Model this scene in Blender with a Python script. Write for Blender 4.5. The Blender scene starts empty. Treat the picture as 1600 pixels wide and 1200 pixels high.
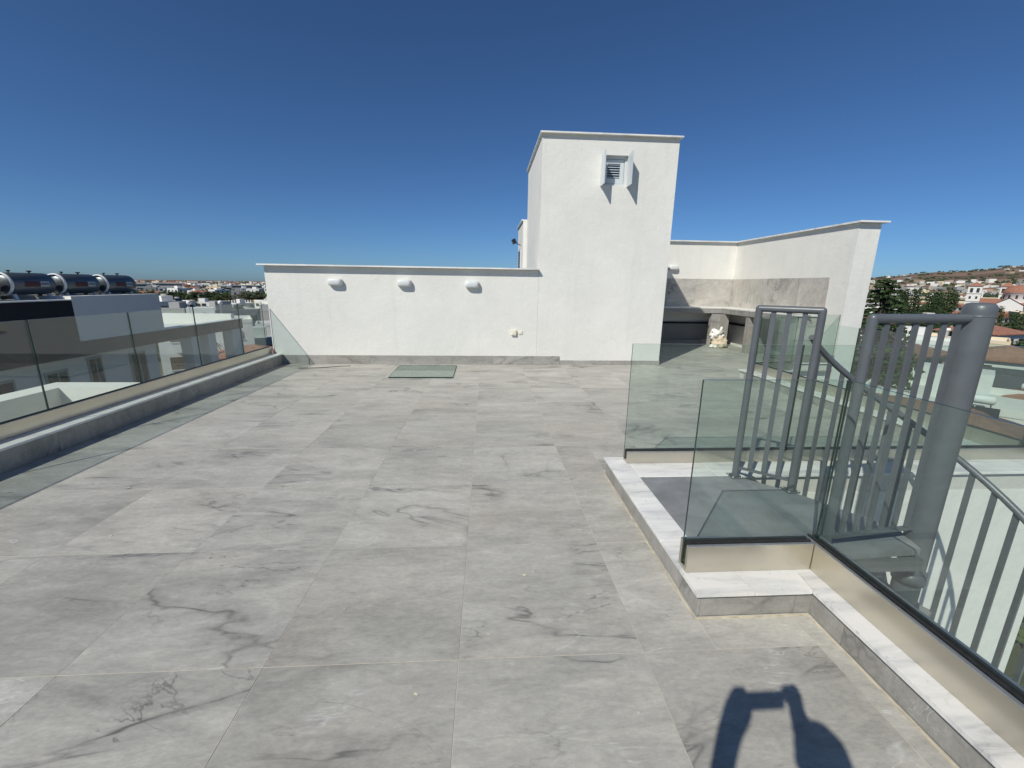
import bpy, bmesh, math, random
from mathutils import Vector, Matrix, noise
from math import sin, cos, pi, radians, sqrt, atan2

S = bpy.context.scene
C = S.collection
RNG = random.Random(7)

# ------------------------------------------------------------------ camera
cam = bpy.data.cameras.new('camera')
cam.sensor_width = 36.0
cam.lens = 654.9 / 1600 * 36.0
cam.clip_start = 0.008
cam.clip_end = 80000
co = bpy.data.objects.new('camera', cam)
C.objects.link(co)
CAM = Vector((0.1146, -1.4696, 1.5491))
PITCH, ROLL, YAW = 0.2321, 0.0152, 0.0635
_f = Vector((sin(YAW) * cos(PITCH), cos(YAW) * cos(PITCH), -sin(PITCH)))
_r = Vector((cos(YAW), -sin(YAW), 0))
_u = _r.cross(_f)
_r2 = _r * cos(ROLL) + _u * sin(ROLL)
_u2 = -_r * sin(ROLL) + _u * cos(ROLL)
co.matrix_world = Matrix(((_r2.x, _u2.x, -_f.x, CAM.x), (_r2.y, _u2.y, -_f.y, CAM.y), (_r2.z, _u2.z, -_f.z, CAM.z), (0, 0, 0, 1)))
S.camera = co

# ------------------------------------------------------------------ sky, sun, exposure
SUN_EL = radians(43.05)
SUN_DIR = Vector((-0.646 * cos(SUN_EL), -0.763 * cos(SUN_EL), sin(SUN_EL)))
world = bpy.data.worlds.new("World")
S.world = world
world.use_nodes = True
wn = world.node_tree
bg = wn.nodes['Background']
sky = wn.nodes.new('ShaderNodeTexSky')
sky.sky_type = 'NISHITA'
sky.sun_disc = False
sky.sun_elevation = SUN_EL
sky.sun_rotation = atan2(SUN_DIR.x, SUN_DIR.y)
sky.altitude = 60
sky.air_density = 0.7
sky.dust_density = 0.55
sky.ozone_density = 8.0
tint = wn.nodes.new('ShaderNodeMix')
tint.data_type = 'RGBA'
tint.blend_type = 'MULTIPLY'
tint.inputs[0].default_value = 1.0
tint.inputs[7].default_value = (0.72, 0.90, 0.99, 1.0)
wn.links.new(sky.outputs[0], tint.inputs[6])
wn.links.new(tint.outputs[2], bg.inputs[0])
bg.inputs[1].default_value = 0.086
sl = bpy.data.lights.new('sun', 'SUN')
sl.energy = 4.2
sl.angle = radians(0.53)
sl.color = (1.0, 0.96, 0.87)
so = bpy.data.objects.new('sun', sl)
C.objects.link(so)
so.rotation_euler = (-SUN_DIR).to_track_quat('-Z', 'Y').to_euler()
S.view_settings.view_transform = 'Standard'
S.view_settings.look = 'None'
S.view_settings.exposure = 0.0
S.view_settings.gamma = 1.0
S.view_settings.use_curve_mapping = False
S.render.engine = 'CYCLES'
S.cycles.max_bounces = 10
S.cycles.diffuse_bounces = 4
S.cycles.glossy_bounces = 4
S.cycles.transparent_max_bounces = 32
S.cycles.caustics_reflective = False
S.cycles.caustics_refractive = False
S.cycles.use_denoising = True

# ------------------------------------------------------------------ materials
MATS = {}

def new_mat(name):
    m = bpy.data.materials.new(name)
    m.use_nodes = True
    MATS[name] = m
    nt = m.node_tree
    b = nt.nodes['Principled BSDF']
    return m, nt, b

def N(nt, t, **kw):
    n = nt.nodes.new(t)
    for k, v in kw.items():
        if k in n.bl_rna.properties:
            setattr(n, k, v)
        else:
            n.inputs[k.replace('_', ' ')].default_value = v
    return n

def L(nt, a, b):
    nt.links.new(a, b)

def ramp(nt, fac, stops):
    r = nt.nodes.new('ShaderNodeValToRGB')
    el = r.color_ramp.elements
    el[0].position = stops[0][0]; el[0].color = (*stops[0][1], 1)
    el[1].position = stops[-1][0]; el[1].color = (*stops[-1][1], 1)
    for p, c in stops[1:-1]:
        e = el.new(p); e.color = (*c, 1)
    L(nt, fac, r.inputs[0])
    return r.outputs[0]

def mixc(nt, fac, a, b, blend='MIX'):
    m = nt.nodes.new('ShaderNodeMix')
    m.data_type = 'RGBA'
    m.blend_type = blend
    for sock, v in ((m.inputs[0], fac), (m.inputs[6], a), (m.inputs[7], b)):
        if hasattr(v, 'links'):
            L(nt, v, sock)
        elif isinstance(v, (int, float)):
            sock.default_value = v
        else:
            sock.default_value = (*v, 1)
    return m.outputs[2]

def math_(nt, op, a, b=None, c=None):
    m = nt.nodes.new('ShaderNodeMath')
    m.operation = op
    for i, v in enumerate((a, b, c)):
        if v is None:
            continue
        if hasattr(v, 'links'):
            L(nt, v, m.inputs[i])
        else:
            m.inputs[i].default_value = v
    return m.outputs[0]

def bump(nt, b, height, strength=0.3, dist=0.01):
    n = nt.nodes.new('ShaderNodeBump')
    n.inputs['Strength'].default_value = strength
    n.inputs['Distance'].default_value = dist
    L(nt, height, n.inputs['Height'])
    L(nt, n.outputs[0], b.inputs['Normal'])

def noisen(nt, vec, scale, detail=4, rough=0.55, dist=0.0):
    n = nt.nodes.new('ShaderNodeTexNoise')
    n.inputs['Scale'].default_value = scale
    n.inputs['Detail'].default_value = detail
    n.inputs['Roughness'].default_value = rough
    n.inputs['Distortion'].default_value = dist
    if vec is not None:
        L(nt, vec, n.inputs['Vector'])
    return n.outputs['Fac']

def world_pos(nt):
    return nt.nodes.new('ShaderNodeNewGeometry').outputs['Position']

def mapping(nt, vec, loc=(0, 0, 0), rot=(0, 0, 0), scale=(1, 1, 1)):
    m = nt.nodes.new('ShaderNodeMapping')
    L(nt, vec, m.inputs['Vector'])
    m.inputs['Location'].default_value = loc
    m.inputs['Rotation'].default_value = rot
    m.inputs['Scale'].default_value = scale
    return m.outputs[0]

def piece_vec(nt, spread=40.0):
    """position shifted by a random offset for every object, so that no two tiles share a pattern"""
    oi = nt.nodes.new('ShaderNodeObjectInfo')
    cmb = nt.nodes.new('ShaderNodeCombineXYZ')
    L(nt, math_(nt, 'MULTIPLY', oi.outputs['Random'], spread), cmb.inputs[0])
    L(nt, math_(nt, 'MULTIPLY', oi.outputs['Random'], spread * 2.7), cmb.inputs[1])
    L(nt, math_(nt, 'MULTIPLY', oi.outputs['Random'], spread * 1.3), cmb.inputs[2])
    va = nt.nodes.new('ShaderNodeVectorMath'); va.operation = 'ADD'
    flip = nt.nodes.new('ShaderNodeCombineXYZ')
    sgn = math_(nt, 'SIGN', math_(nt, 'SUBTRACT', math_(nt, 'FRACT', math_(nt, 'MULTIPLY', oi.outputs['Random'], 17.3)), 0.45))
    L(nt, sgn, flip.inputs[0]); flip.inputs[1].default_value = 1; flip.inputs[2].default_value = 1
    vm = nt.nodes.new('ShaderNodeVectorMath'); vm.operation = 'MULTIPLY'
    L(nt, world_pos(nt), vm.inputs[0]); L(nt, flip.outputs[0], vm.inputs[1])
    L(nt, vm.outputs[0], va.inputs[0]); L(nt, cmb.outputs[0], va.inputs[1])
    return va.outputs[0], oi.outputs['Random']

def vein(nt, vec, scale, width, detail=5, dist=1.2):
    n = noisen(nt, vec, scale, detail, 0.6, dist)
    d = math_(nt, 'ABSOLUTE', math_(nt, 'SUBTRACT', n, 0.5))
    r = nt.nodes.new('ShaderNodeMapRange')
    L(nt, d, r.inputs[0])
    r.inputs[1].default_value = 0.0; r.inputs[2].default_value = width
    r.inputs[3].default_value = 1.0; r.inputs[4].default_value = 0.0
    return r.outputs[0]

def make_grey_marble(name, base, spread=40.0):
    m, nt, b = new_mat(name)
    v, rnd = piece_vec(nt, spread)
    stretched = mapping(nt, v, rot=(0, 0, radians(27)), scale=(0.55, 1.7, 1.0))
    cloud = noisen(nt, stretched, 1.7, 6, 0.62, 0.6)
    fine = noisen(nt, v, 26, 5, 0.7)
    lo = tuple(c * 0.74 for c in base); hi = tuple(c * 1.20 for c in base)
    col = ramp(nt, cloud, [(0.28, lo), (0.5, base), (0.72, hi)])
    warm = noisen(nt, mapping(nt, v, loc=(9, 4, 1)), 1.1, 2)
    col = mixc(nt, math_(nt, 'MULTIPLY', ramp(nt, warm, [(0.5, (0, 0, 0)), (0.75, (1, 1, 1))]), 0.30), col, (base[0] * 1.12, base[1] * 1.0, base[2] * 0.9))
    mot = noisen(nt, mapping(nt, v, rot=(0, 0, radians(27)), scale=(0.45, 1.5, 1.0)), 9.0, 6, 0.72, 0.9)
    col = mixc(nt, 0.55, col, ramp(nt, mot, [(0.32, (0.36, 0.36, 0.36)), (0.5, (0.5, 0.5, 0.495)), (0.68, (0.64, 0.64, 0.62))]), 'OVERLAY')
    col = mixc(nt, 0.16, col, ramp(nt, fine, [(0.3, (0.25, 0.25, 0.25)), (0.7, (0.62, 0.62, 0.61))]), 'OVERLAY')
    # dark veins, rare and drawn out
    vmask = ramp(nt, noisen(nt, mapping(nt, v, loc=(3, 7, 2)), 1.3, 2), [(0.49, (0, 0, 0)), (0.60, (1, 1, 1))])
    dv = vein(nt, stretched, 0.8, 0.014, 4, 1.1)
    dv2 = vein(nt, mapping(nt, v, rot=(0, 0, radians(-35)), loc=(5, 1, 0), scale=(0.6, 2.0, 1)), 0.8, 0.007, 6, 1.0)
    brk = ramp(nt, noisen(nt, mapping(nt, v, loc=(1, 9, 4)), 7.0, 4, 0.6), [(0.38, (0.25, 0.25, 0.25)), (0.62, (1, 1, 1))])
    dv = math_(nt, 'MULTIPLY', math_(nt, 'MULTIPLY', math_(nt, 'MAXIMUM', dv, math_(nt, 'MULTIPLY', dv2, 0.8)), vmask), brk)
    halo = math_(nt, 'MULTIPLY', vein(nt, stretched, 0.8, 0.07, 4, 1.1), vmask)
    col = mixc(nt, math_(nt, 'MULTIPLY', halo, 0.34), col, (0.15, 0.15, 0.143))
    col = mixc(nt, math_(nt, 'MULTIPLY', dv, 0.92), col, (0.10, 0.098, 0.092))
    # white hairline veins
    wmask = ramp(nt, noisen(nt, mapping(nt, v, loc=(13, 2, 5)), 3.2, 2), [(0.56, (0, 0, 0)), (0.66, (1, 1, 1))])
    wv = vein(nt, mapping(nt, v, rot=(0, 0, radians(38)), loc=(2, 8, 3), scale=(0.55, 2.6, 1)), 1.7, 0.010, 4, 0.8)
    col = mixc(nt, math_(nt, 'MULTIPLY', math_(nt, 'MULTIPLY', wv, wmask), 0.6), col, (0.62, 0.62, 0.6))
    # site dust, in world space: continues over the joints
    dust = noisen(nt, mapping(nt, world_pos(nt), loc=(4, 4, 0)), 0.9, 6, 0.7, 0.5)
    col = mixc(nt, math_(nt, 'MULTIPLY', ramp(nt, dust, [(0.42, (0, 0, 0)), (0.75, (1, 1, 1))]), 0.28), col, (0.50, 0.48, 0.43))
    grit = noisen(nt, mapping(nt, v, rot=(0, 0, radians(20)), scale=(0.6, 1.6, 1.0)), 48.0, 5, 0.8)
    col = mixc(nt, 0.30, col, ramp(nt, grit, [(0.34, (0.32, 0.32, 0.32)), (0.5, (0.5, 0.5, 0.5)), (0.66, (0.68, 0.68, 0.67))]), 'OVERLAY')
    val = nt.nodes.new('ShaderNodeHueSaturation')
    L(nt, col, val.inputs['Color'])
    L(nt, math_(nt, 'MULTIPLY_ADD', math_(nt, 'FRACT', math_(nt, 'MULTIPLY', rnd, 91.7)), 0.17, 0.895), val.inputs['Value'])
    L(nt, val.outputs[0], b.inputs['Base Color'])
    rr = nt.nodes.new('ShaderNodeMapRange'); L(nt, dust, rr.inputs[0])
    rr.inputs[1].default_value = 0.3; rr.inputs[2].default_value = 0.7; rr.inputs[3].default_value = 0.36; rr.inputs[4].default_value = 0.6
    L(nt, rr.outputs[0], b.inputs['Roughness'])
    b.inputs['Specular IOR Level'].default_value = 0.4
    bump(nt, b, fine, 0.05, 0.002)
    return m

def make_white_marble():
    m, nt, b = new_mat('white_marble')
    v, rnd = piece_vec(nt, 30)
    st = mapping(nt, v, rot=(0, 0, radians(58)), scale=(0.5, 3.2, 1))
    n1 = noisen(nt, st, 3.0, 7, 0.66, 0.5)
    col = ramp(nt, n1, [(0.28, (0.40, 0.41, 0.42)), (0.42, (0.68, 0.68, 0.66)), (0.55, (0.82, 0.81, 0.77)), (0.8, (0.86, 0.84, 0.79))])
    sp = noisen(nt, v, 24, 3, 0.6)
    col = mixc(nt, math_(nt, 'MULTIPLY', ramp(nt, sp, [(0.62, (0, 0, 0)), (0.72, (1, 1, 1))]), 0.35), col, (0.30, 0.29, 0.27))
    yl = noisen(nt, v, 1.8, 3)
    col = mixc(nt, math_(nt, 'MULTIPLY', ramp(nt, yl, [(0.45, (0, 0, 0)), (0.7, (1, 1, 1))]), 0.22), col, (0.74, 0.68, 0.54))
    L(nt, col, b.inputs['Base Color'])
    b.inputs['Roughness'].default_value = 0.34
    return m

def make_plaster(name, base, dirt=0.12, grain=1.0):
    m, nt, b = new_mat(name)
    p = world_pos(nt)
    big = noisen(nt, p, 0.9, 6, 0.65, 0.4)
    drip = noisen(nt, mapping(nt, p, scale=(3.5, 3.5, 0.35)), 1.1, 5, 0.6)
    g = noisen(nt, p, 95, 3, 0.75)
    g2 = noisen(nt, p, 22, 4, 0.7)
    col = mixc(nt, math_(nt, 'MULTIPLY', ramp(nt, big, [(0.35, (1, 1, 1)), (0.65, (0, 0, 0))]), dirt), base, tuple(c * 0.72 for c in base))
    col = mixc(nt, math_(nt, 'MULTIPLY', ramp(nt, drip, [(0.55, (0, 0, 0)), (0.75, (1, 1, 1))]), dirt * 0.8), col, tuple(c * 0.66 for c in base))
    col = mixc(nt, math_(nt, 'MULTIPLY', ramp(nt, g2, [(0.35, (1, 1, 1)), (0.6, (0, 0, 0))]), 0.15), col, tuple(c * 0.75 for c in base))
    crk = math_(nt, 'MULTIPLY', vein(nt, p, 0.7, 0.0022, 3, 0.7), ramp(nt, noisen(nt, mapping(nt, p, loc=(5, 5, 5)), 0.8, 2), [(0.52, (0, 0, 0)), (0.58, (1, 1, 1))]))
    col = mixc(nt, math_(nt, 'MULTIPLY', crk, 0.14), col, tuple(c * 0.5 for c in base))
    patch = noisen(nt, mapping(nt, p, loc=(2, 0, 7), scale=(1, 1, 1.6)), 2.2, 2, 0.5)
    col = mixc(nt, math_(nt, 'MULTIPLY', ramp(nt, patch, [(0.52, (0, 0, 0)), (0.56, (1, 1, 1))]), 0.08), col, tuple(c * 0.8 for c in base))
    L(nt, col, b.inputs['Base Color'])
    b.inputs['Roughness'].default_value = 0.93
    b.inputs['Specular IOR Level'].default_value = 0.15
    g3 = noisen(nt, p, 6.5, 4, 0.6)
    h = math_(nt, 'ADD', math_(nt, 'ADD', math_(nt, 'MULTIPLY', g, 0.5), g2), math_(nt, 'MULTIPLY', g3, 1.8))
    bump(nt, b, h, 0.42 * grain, 0.008)
    return m

def simple(name, col, rough=0.6, metal=0.0, spec=0.5, var=0.0, vscale=6.0, bmp=0.0, bscale=60.0):
    m, nt, b = new_mat(name)
    if var > 0:
        n = noisen(nt, world_pos(nt), vscale, 5, 0.65, 0.3)
        c = ramp(nt, n, [(0.3, tuple(max(0, x * (1 - var)) for x in col)), (0.7, tuple(min(1, x * (1 + var)) for x in col))])
        L(nt, c, b.inputs['Base Color'])
    else:
        b.inputs['Base Color'].default_value = (*col, 1)
    b.inputs['Roughness'].default_value = rough
    b.inputs['Metallic'].default_value = metal
    b.inputs['Specular IOR Level'].default_value = spec
    if bmp > 0:
        bump(nt, b, noisen(nt, world_pos(nt), bscale, 3), bmp, 0.004)
    return m

def make_glass(name='clear_glass', col=(0.895, 0.945, 0.925, 1), dust=0.012):
    m = bpy.data.materials.new(name); m.use_nodes = True; MATS[name] = m
    nt = m.node_tree; nt.nodes.clear()
    out = nt.nodes.new('ShaderNodeOutputMaterial')
    tr = nt.nodes.new('ShaderNodeBsdfTransparent'); tr.inputs[0].default_value = col
    gl = nt.nodes.new('ShaderNodeBsdfGlossy'); gl.inputs['Roughness'].default_value = 0.0
    geo = nt.nodes.new('ShaderNodeNewGeometry')
    ior = nt.nodes.new('ShaderNodeMapRange')
    L(nt, geo.outputs['Backfacing'], ior.inputs[0])
    ior.inputs[3].default_value = 1.52; ior.inputs[4].default_value = 1 / 1.52
    fr = nt.nodes.new('ShaderNodeFresnel'); L(nt, ior.outputs[0], fr.inputs[0])
    mx = nt.nodes.new('ShaderNodeMixShader')
    L(nt, fr.outputs[0], mx.inputs[0]); L(nt, tr.outputs[0], mx.inputs[1]); L(nt, gl.outputs[0], mx.inputs[2])
    df = nt.nodes.new('ShaderNodeBsdfDiffuse'); df.inputs[0].default_value = (0.62, 0.66, 0.63, 1) if dust < .1 else (0.40, 0.46, 0.41, 1)
    dn = noisen(nt, world_pos(nt), 3.0, 5, 0.7)
    f = nt.nodes.new('ShaderNodeMapRange'); L(nt, dn, f.inputs[0])
    f.inputs[1].default_value = 0.3; f.inputs[2].default_value = 0.8; f.inputs[3].default_value = dust; f.inputs[4].default_value = dust * 2.6
    m2 = nt.nodes.new('ShaderNodeMixShader')
    L(nt, f.outputs[0], m2.inputs[0]); L(nt, mx.outputs[0], m2.inputs[1]); L(nt, df.outputs[0], m2.inputs[2])
    L(nt, m2.outputs[0], out.inputs[0])
    return m

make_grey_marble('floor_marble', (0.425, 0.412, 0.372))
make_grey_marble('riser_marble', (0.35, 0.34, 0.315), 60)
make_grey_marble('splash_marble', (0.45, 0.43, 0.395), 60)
make_white_marble()
make_plaster('white_plaster', (0.79, 0.78, 0.725), 0.28)
make_plaster('grey_screed', (0.30, 0.29, 0.27), 0.3)
make_plaster('far_white', (0.74, 0.73, 0.69), 0.1)
make_plaster('far_cream', (0.68, 0.58, 0.40), 0.1)
make_plaster('far_pale_green', (0.50, 0.54, 0.50), 0.1)
make_plaster('far_tan', (0.45, 0.36, 0.27), 0.1)
make_plaster('far_grey', (0.36, 0.36, 0.35), 0.1)
make_plaster('anthracite', (0.035, 0.038, 0.042), 0.1, 0.3)
make_plaster('kerb_plaster', (0.62, 0.60, 0.55))
make_glass()
make_glass('tinted_glass', (0.80, 0.88, 0.84, 1), 0.17)
simple('dark_leaf_gap', (0.02, 0.02, 0.02), 0.9)
simple('glass_edge', (0.008, 0.032, 0.028), 0.15, 0, 0.6)
simple('grout', (0.50, 0.465, 0.39), 0.9, var=0.2)
simple('caulk', (0.52, 0.46, 0.34), 0.8, var=0.35, vscale=14)
simple('brushed_aluminium', (0.62, 0.58, 0.49), 0.30, 0.88, 0.5, var=0.07, vscale=2)
simple('aluminium_rim', (0.62, 0.61, 0.57), 0.3, 0.8, var=0.12, vscale=30)
simple('black_gasket', (0.02, 0.02, 0.02), 0.55, var=0.5, vscale=60)
simple('grey_steel_paint', (0.108, 0.120, 0.129), 0.36, 0.0, 0.5, var=0.10, vscale=9, bmp=0.12, bscale=160)
simple('landing_paint', (0.23, 0.24, 0.245), 0.62, 0, 0.35, var=0.22, vscale=5, bmp=0.1, bscale=90)
simple('white_ceramic', (0.66, 0.68, 0.67), 0.35)
simple('white_pvc', (0.58, 0.62, 0.64), 0.4)
simple('louvre_blue', (0.42, 0.48, 0.55), 0.4)
simple('cream_plastic', (0.80, 0.77, 0.62), 0.45)
simple('dark_gap', (0.018, 0.018, 0.018), 0.9)
simple('white_sack', (0.78, 0.76, 0.70), 0.7, var=0.08, vscale=30, bmp=0.4, bscale=30)
simple('beige_sack', (0.60, 0.52, 0.38), 0.8, var=0.2, vscale=30, bmp=0.5, bscale=30)
simple('dry_wood', (0.50, 0.38, 0.24), 0.8, var=0.3, vscale=20)
simple('chip_pale', (0.72, 0.66, 0.5), 0.8)
simple('tank_steel', (0.13, 0.15, 0.16), 0.42, 0.7, var=0.05)
simple('tank_white', (0.74, 0.74, 0.71), 0.5)
simple('label_red', (0.07, 0.012, 0.012), 0.5)
simple('label_pale', (0.34, 0.40, 0.42), 0.5)
simple('collector_dark', (0.012, 0.014, 0.022), 0.15, 0, 0.8)
simple('window_dark', (0.03, 0.035, 0.04), 0.12, 0, 0.7)
simple('shutter_brown', (0.14, 0.10, 0.07), 0.6)
simple('roof_slate', (0.07, 0.075, 0.085), 0.75, var=0.2, vscale=2)
simple('skin', (0.46, 0.28, 0.20), 0.5, spec=0.4)
simple('hair', (0.03, 0.02, 0.015), 0.7)
simple('shirt_navy', (0.05, 0.07, 0.12), 0.9, var=0.1, vscale=30, bmp=0.3, bscale=40)
simple('trousers_beige', (0.30, 0.25, 0.18), 0.9, var=0.1, vscale=30)
simple('shoe_dark', (0.04, 0.035, 0.03), 0.6)
simple('phone_black', (0.015, 0.015, 0.018), 0.15)
simple('bark', (0.13, 0.09, 0.06), 0.9, var=0.3, vscale=8)
simple('asphalt', (0.06, 0.06, 0.06), 0.9, var=0.2, vscale=0.5)
simple('green_net', (0.04, 0.13, 0.09), 0.8, var=0.3, vscale=0.4)
simple('dry_grass', (0.30, 0.25, 0.14), 0.95, var=0.3, vscale=0.15)
simple('orange_paint', (0.62, 0.30, 0.06), 0.6)

def make_tiles(name, col):
    m, nt, b = new_mat(name)
    p = world_pos(nt)
    n = noisen(nt, p, 1.6, 5, 0.7)
    c = ramp(nt, n, [(0.3, tuple(x * 0.65 for x in col)), (0.55, col), (0.75, tuple(min(1, x * 1.3) for x in col))])
    L(nt, c, b.inputs['Base Color'])
    w = nt.nodes.new('ShaderNodeTexWave'); w.inputs['Scale'].default_value = 1.6; w.wave_type = 'BANDS'
    L(nt, p, w.inputs['Vector'])
    b.inputs['Roughness'].default_value = 0.85
    bump(nt, b, w.outputs['Fac'], 0.5, 0.06)
make_tiles('roof_terracotta', (0.34, 0.155, 0.10))
make_tiles('roof_brown', (0.25, 0.105, 0.07))

def make_leaf(name, dark, light):
    m, nt, b = new_mat(name)
    n = noisen(nt, world_pos(nt), 0.9, 4, 0.8)
    oi = nt.nodes.new('ShaderNodeObjectInfo')
    f = math_(nt, 'ADD', math_(nt, 'MULTIPLY', oi.outputs['Random'], 0.25), math_(nt, 'MULTIPLY', n, 0.8))
    c = ramp(nt, f, [(0.3, dark), (0.75, light)])
    L(nt, c, b.inputs['Base Color'])
    b.inputs['Roughness'].default_value = 0.75
    b.inputs['Specular IOR Level'].default_value = 0.2
make_leaf('leaf_dark', (0.022, 0.040, 0.018), (0.055, 0.085, 0.032))
make_leaf('leaf_mid', (0.035, 0.058, 0.022), (0.10, 0.135, 0.045))
make_leaf('leaf_olive', (0.055, 0.065, 0.035), (0.12, 0.13, 0.07))

def make_ground():
    m, nt, b = new_mat('earth')
    p = world_pos(nt)
    n1 = noisen(nt, p, 0.012, 6, 0.65, 0.4)
    n2 = noisen(nt, p, 0.0022, 6, 0.7, 0.6)
    n3 = noisen(nt, p, 0.15, 5, 0.7)
    near = ramp(nt, n1, [(0.34, (0.045, 0.06, 0.03)), (0.46, (0.10, 0.105, 0.065)), (0.56, (0.19, 0.18, 0.135)), (0.68, (0.30, 0.28, 0.235))])
    far = ramp(nt, n2, [(0.33, (0.07, 0.065, 0.045)), (0.44, (0.16, 0.115, 0.085)), (0.52, (0.25, 0.175, 0.13)), (0.66, (0.36, 0.27, 0.205))])
    ln = nt.nodes.new('ShaderNodeVectorMath'); ln.operation = 'LENGTH'; L(nt, p, ln.inputs[0])
    mr = nt.nodes.new('ShaderNodeMapRange'); L(nt, ln.outputs['Value'], mr.inputs[0])
    mr.inputs[1].default_value = 500; mr.inputs[2].default_value = 1800
    c = mixc(nt, mr.outputs[0], near, far)
    c = mixc(nt, 0.35, c, ramp(nt, n3, [(0.3, (0.3, 0.3, 0.3)), (0.7, (0.65, 0.65, 0.65))]), 'OVERLAY')
    L(nt, c, b.inputs['Base Color'])
    b.inputs['Roughness'].default_value = 1.0
    b.inputs['Specular IOR Level'].default_value = 0.05
make_ground()

# ------------------------------------------------------------------ helpers
WORLD = {}

def link(o, parent=None):
    C.objects.link(o)
    if parent is not None:
        o.parent = parent
    return o

def tag(o, label=None, cat=None, group=None, kind=None):
    if label: o['label'] = label
    if cat: o['category'] = cat
    if group: o['group'] = group
    if kind: o['kind'] = kind
    return o

def thing(name, label, cat, loc=(0, 0, 0), group=None):
    o = bpy.data.objects.new(name, None)
    o.empty_display_size = 0.2
    link(o)
    o.location = loc
    WORLD[o.name] = Vector(loc)
    return tag(o, label, cat, group)

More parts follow.
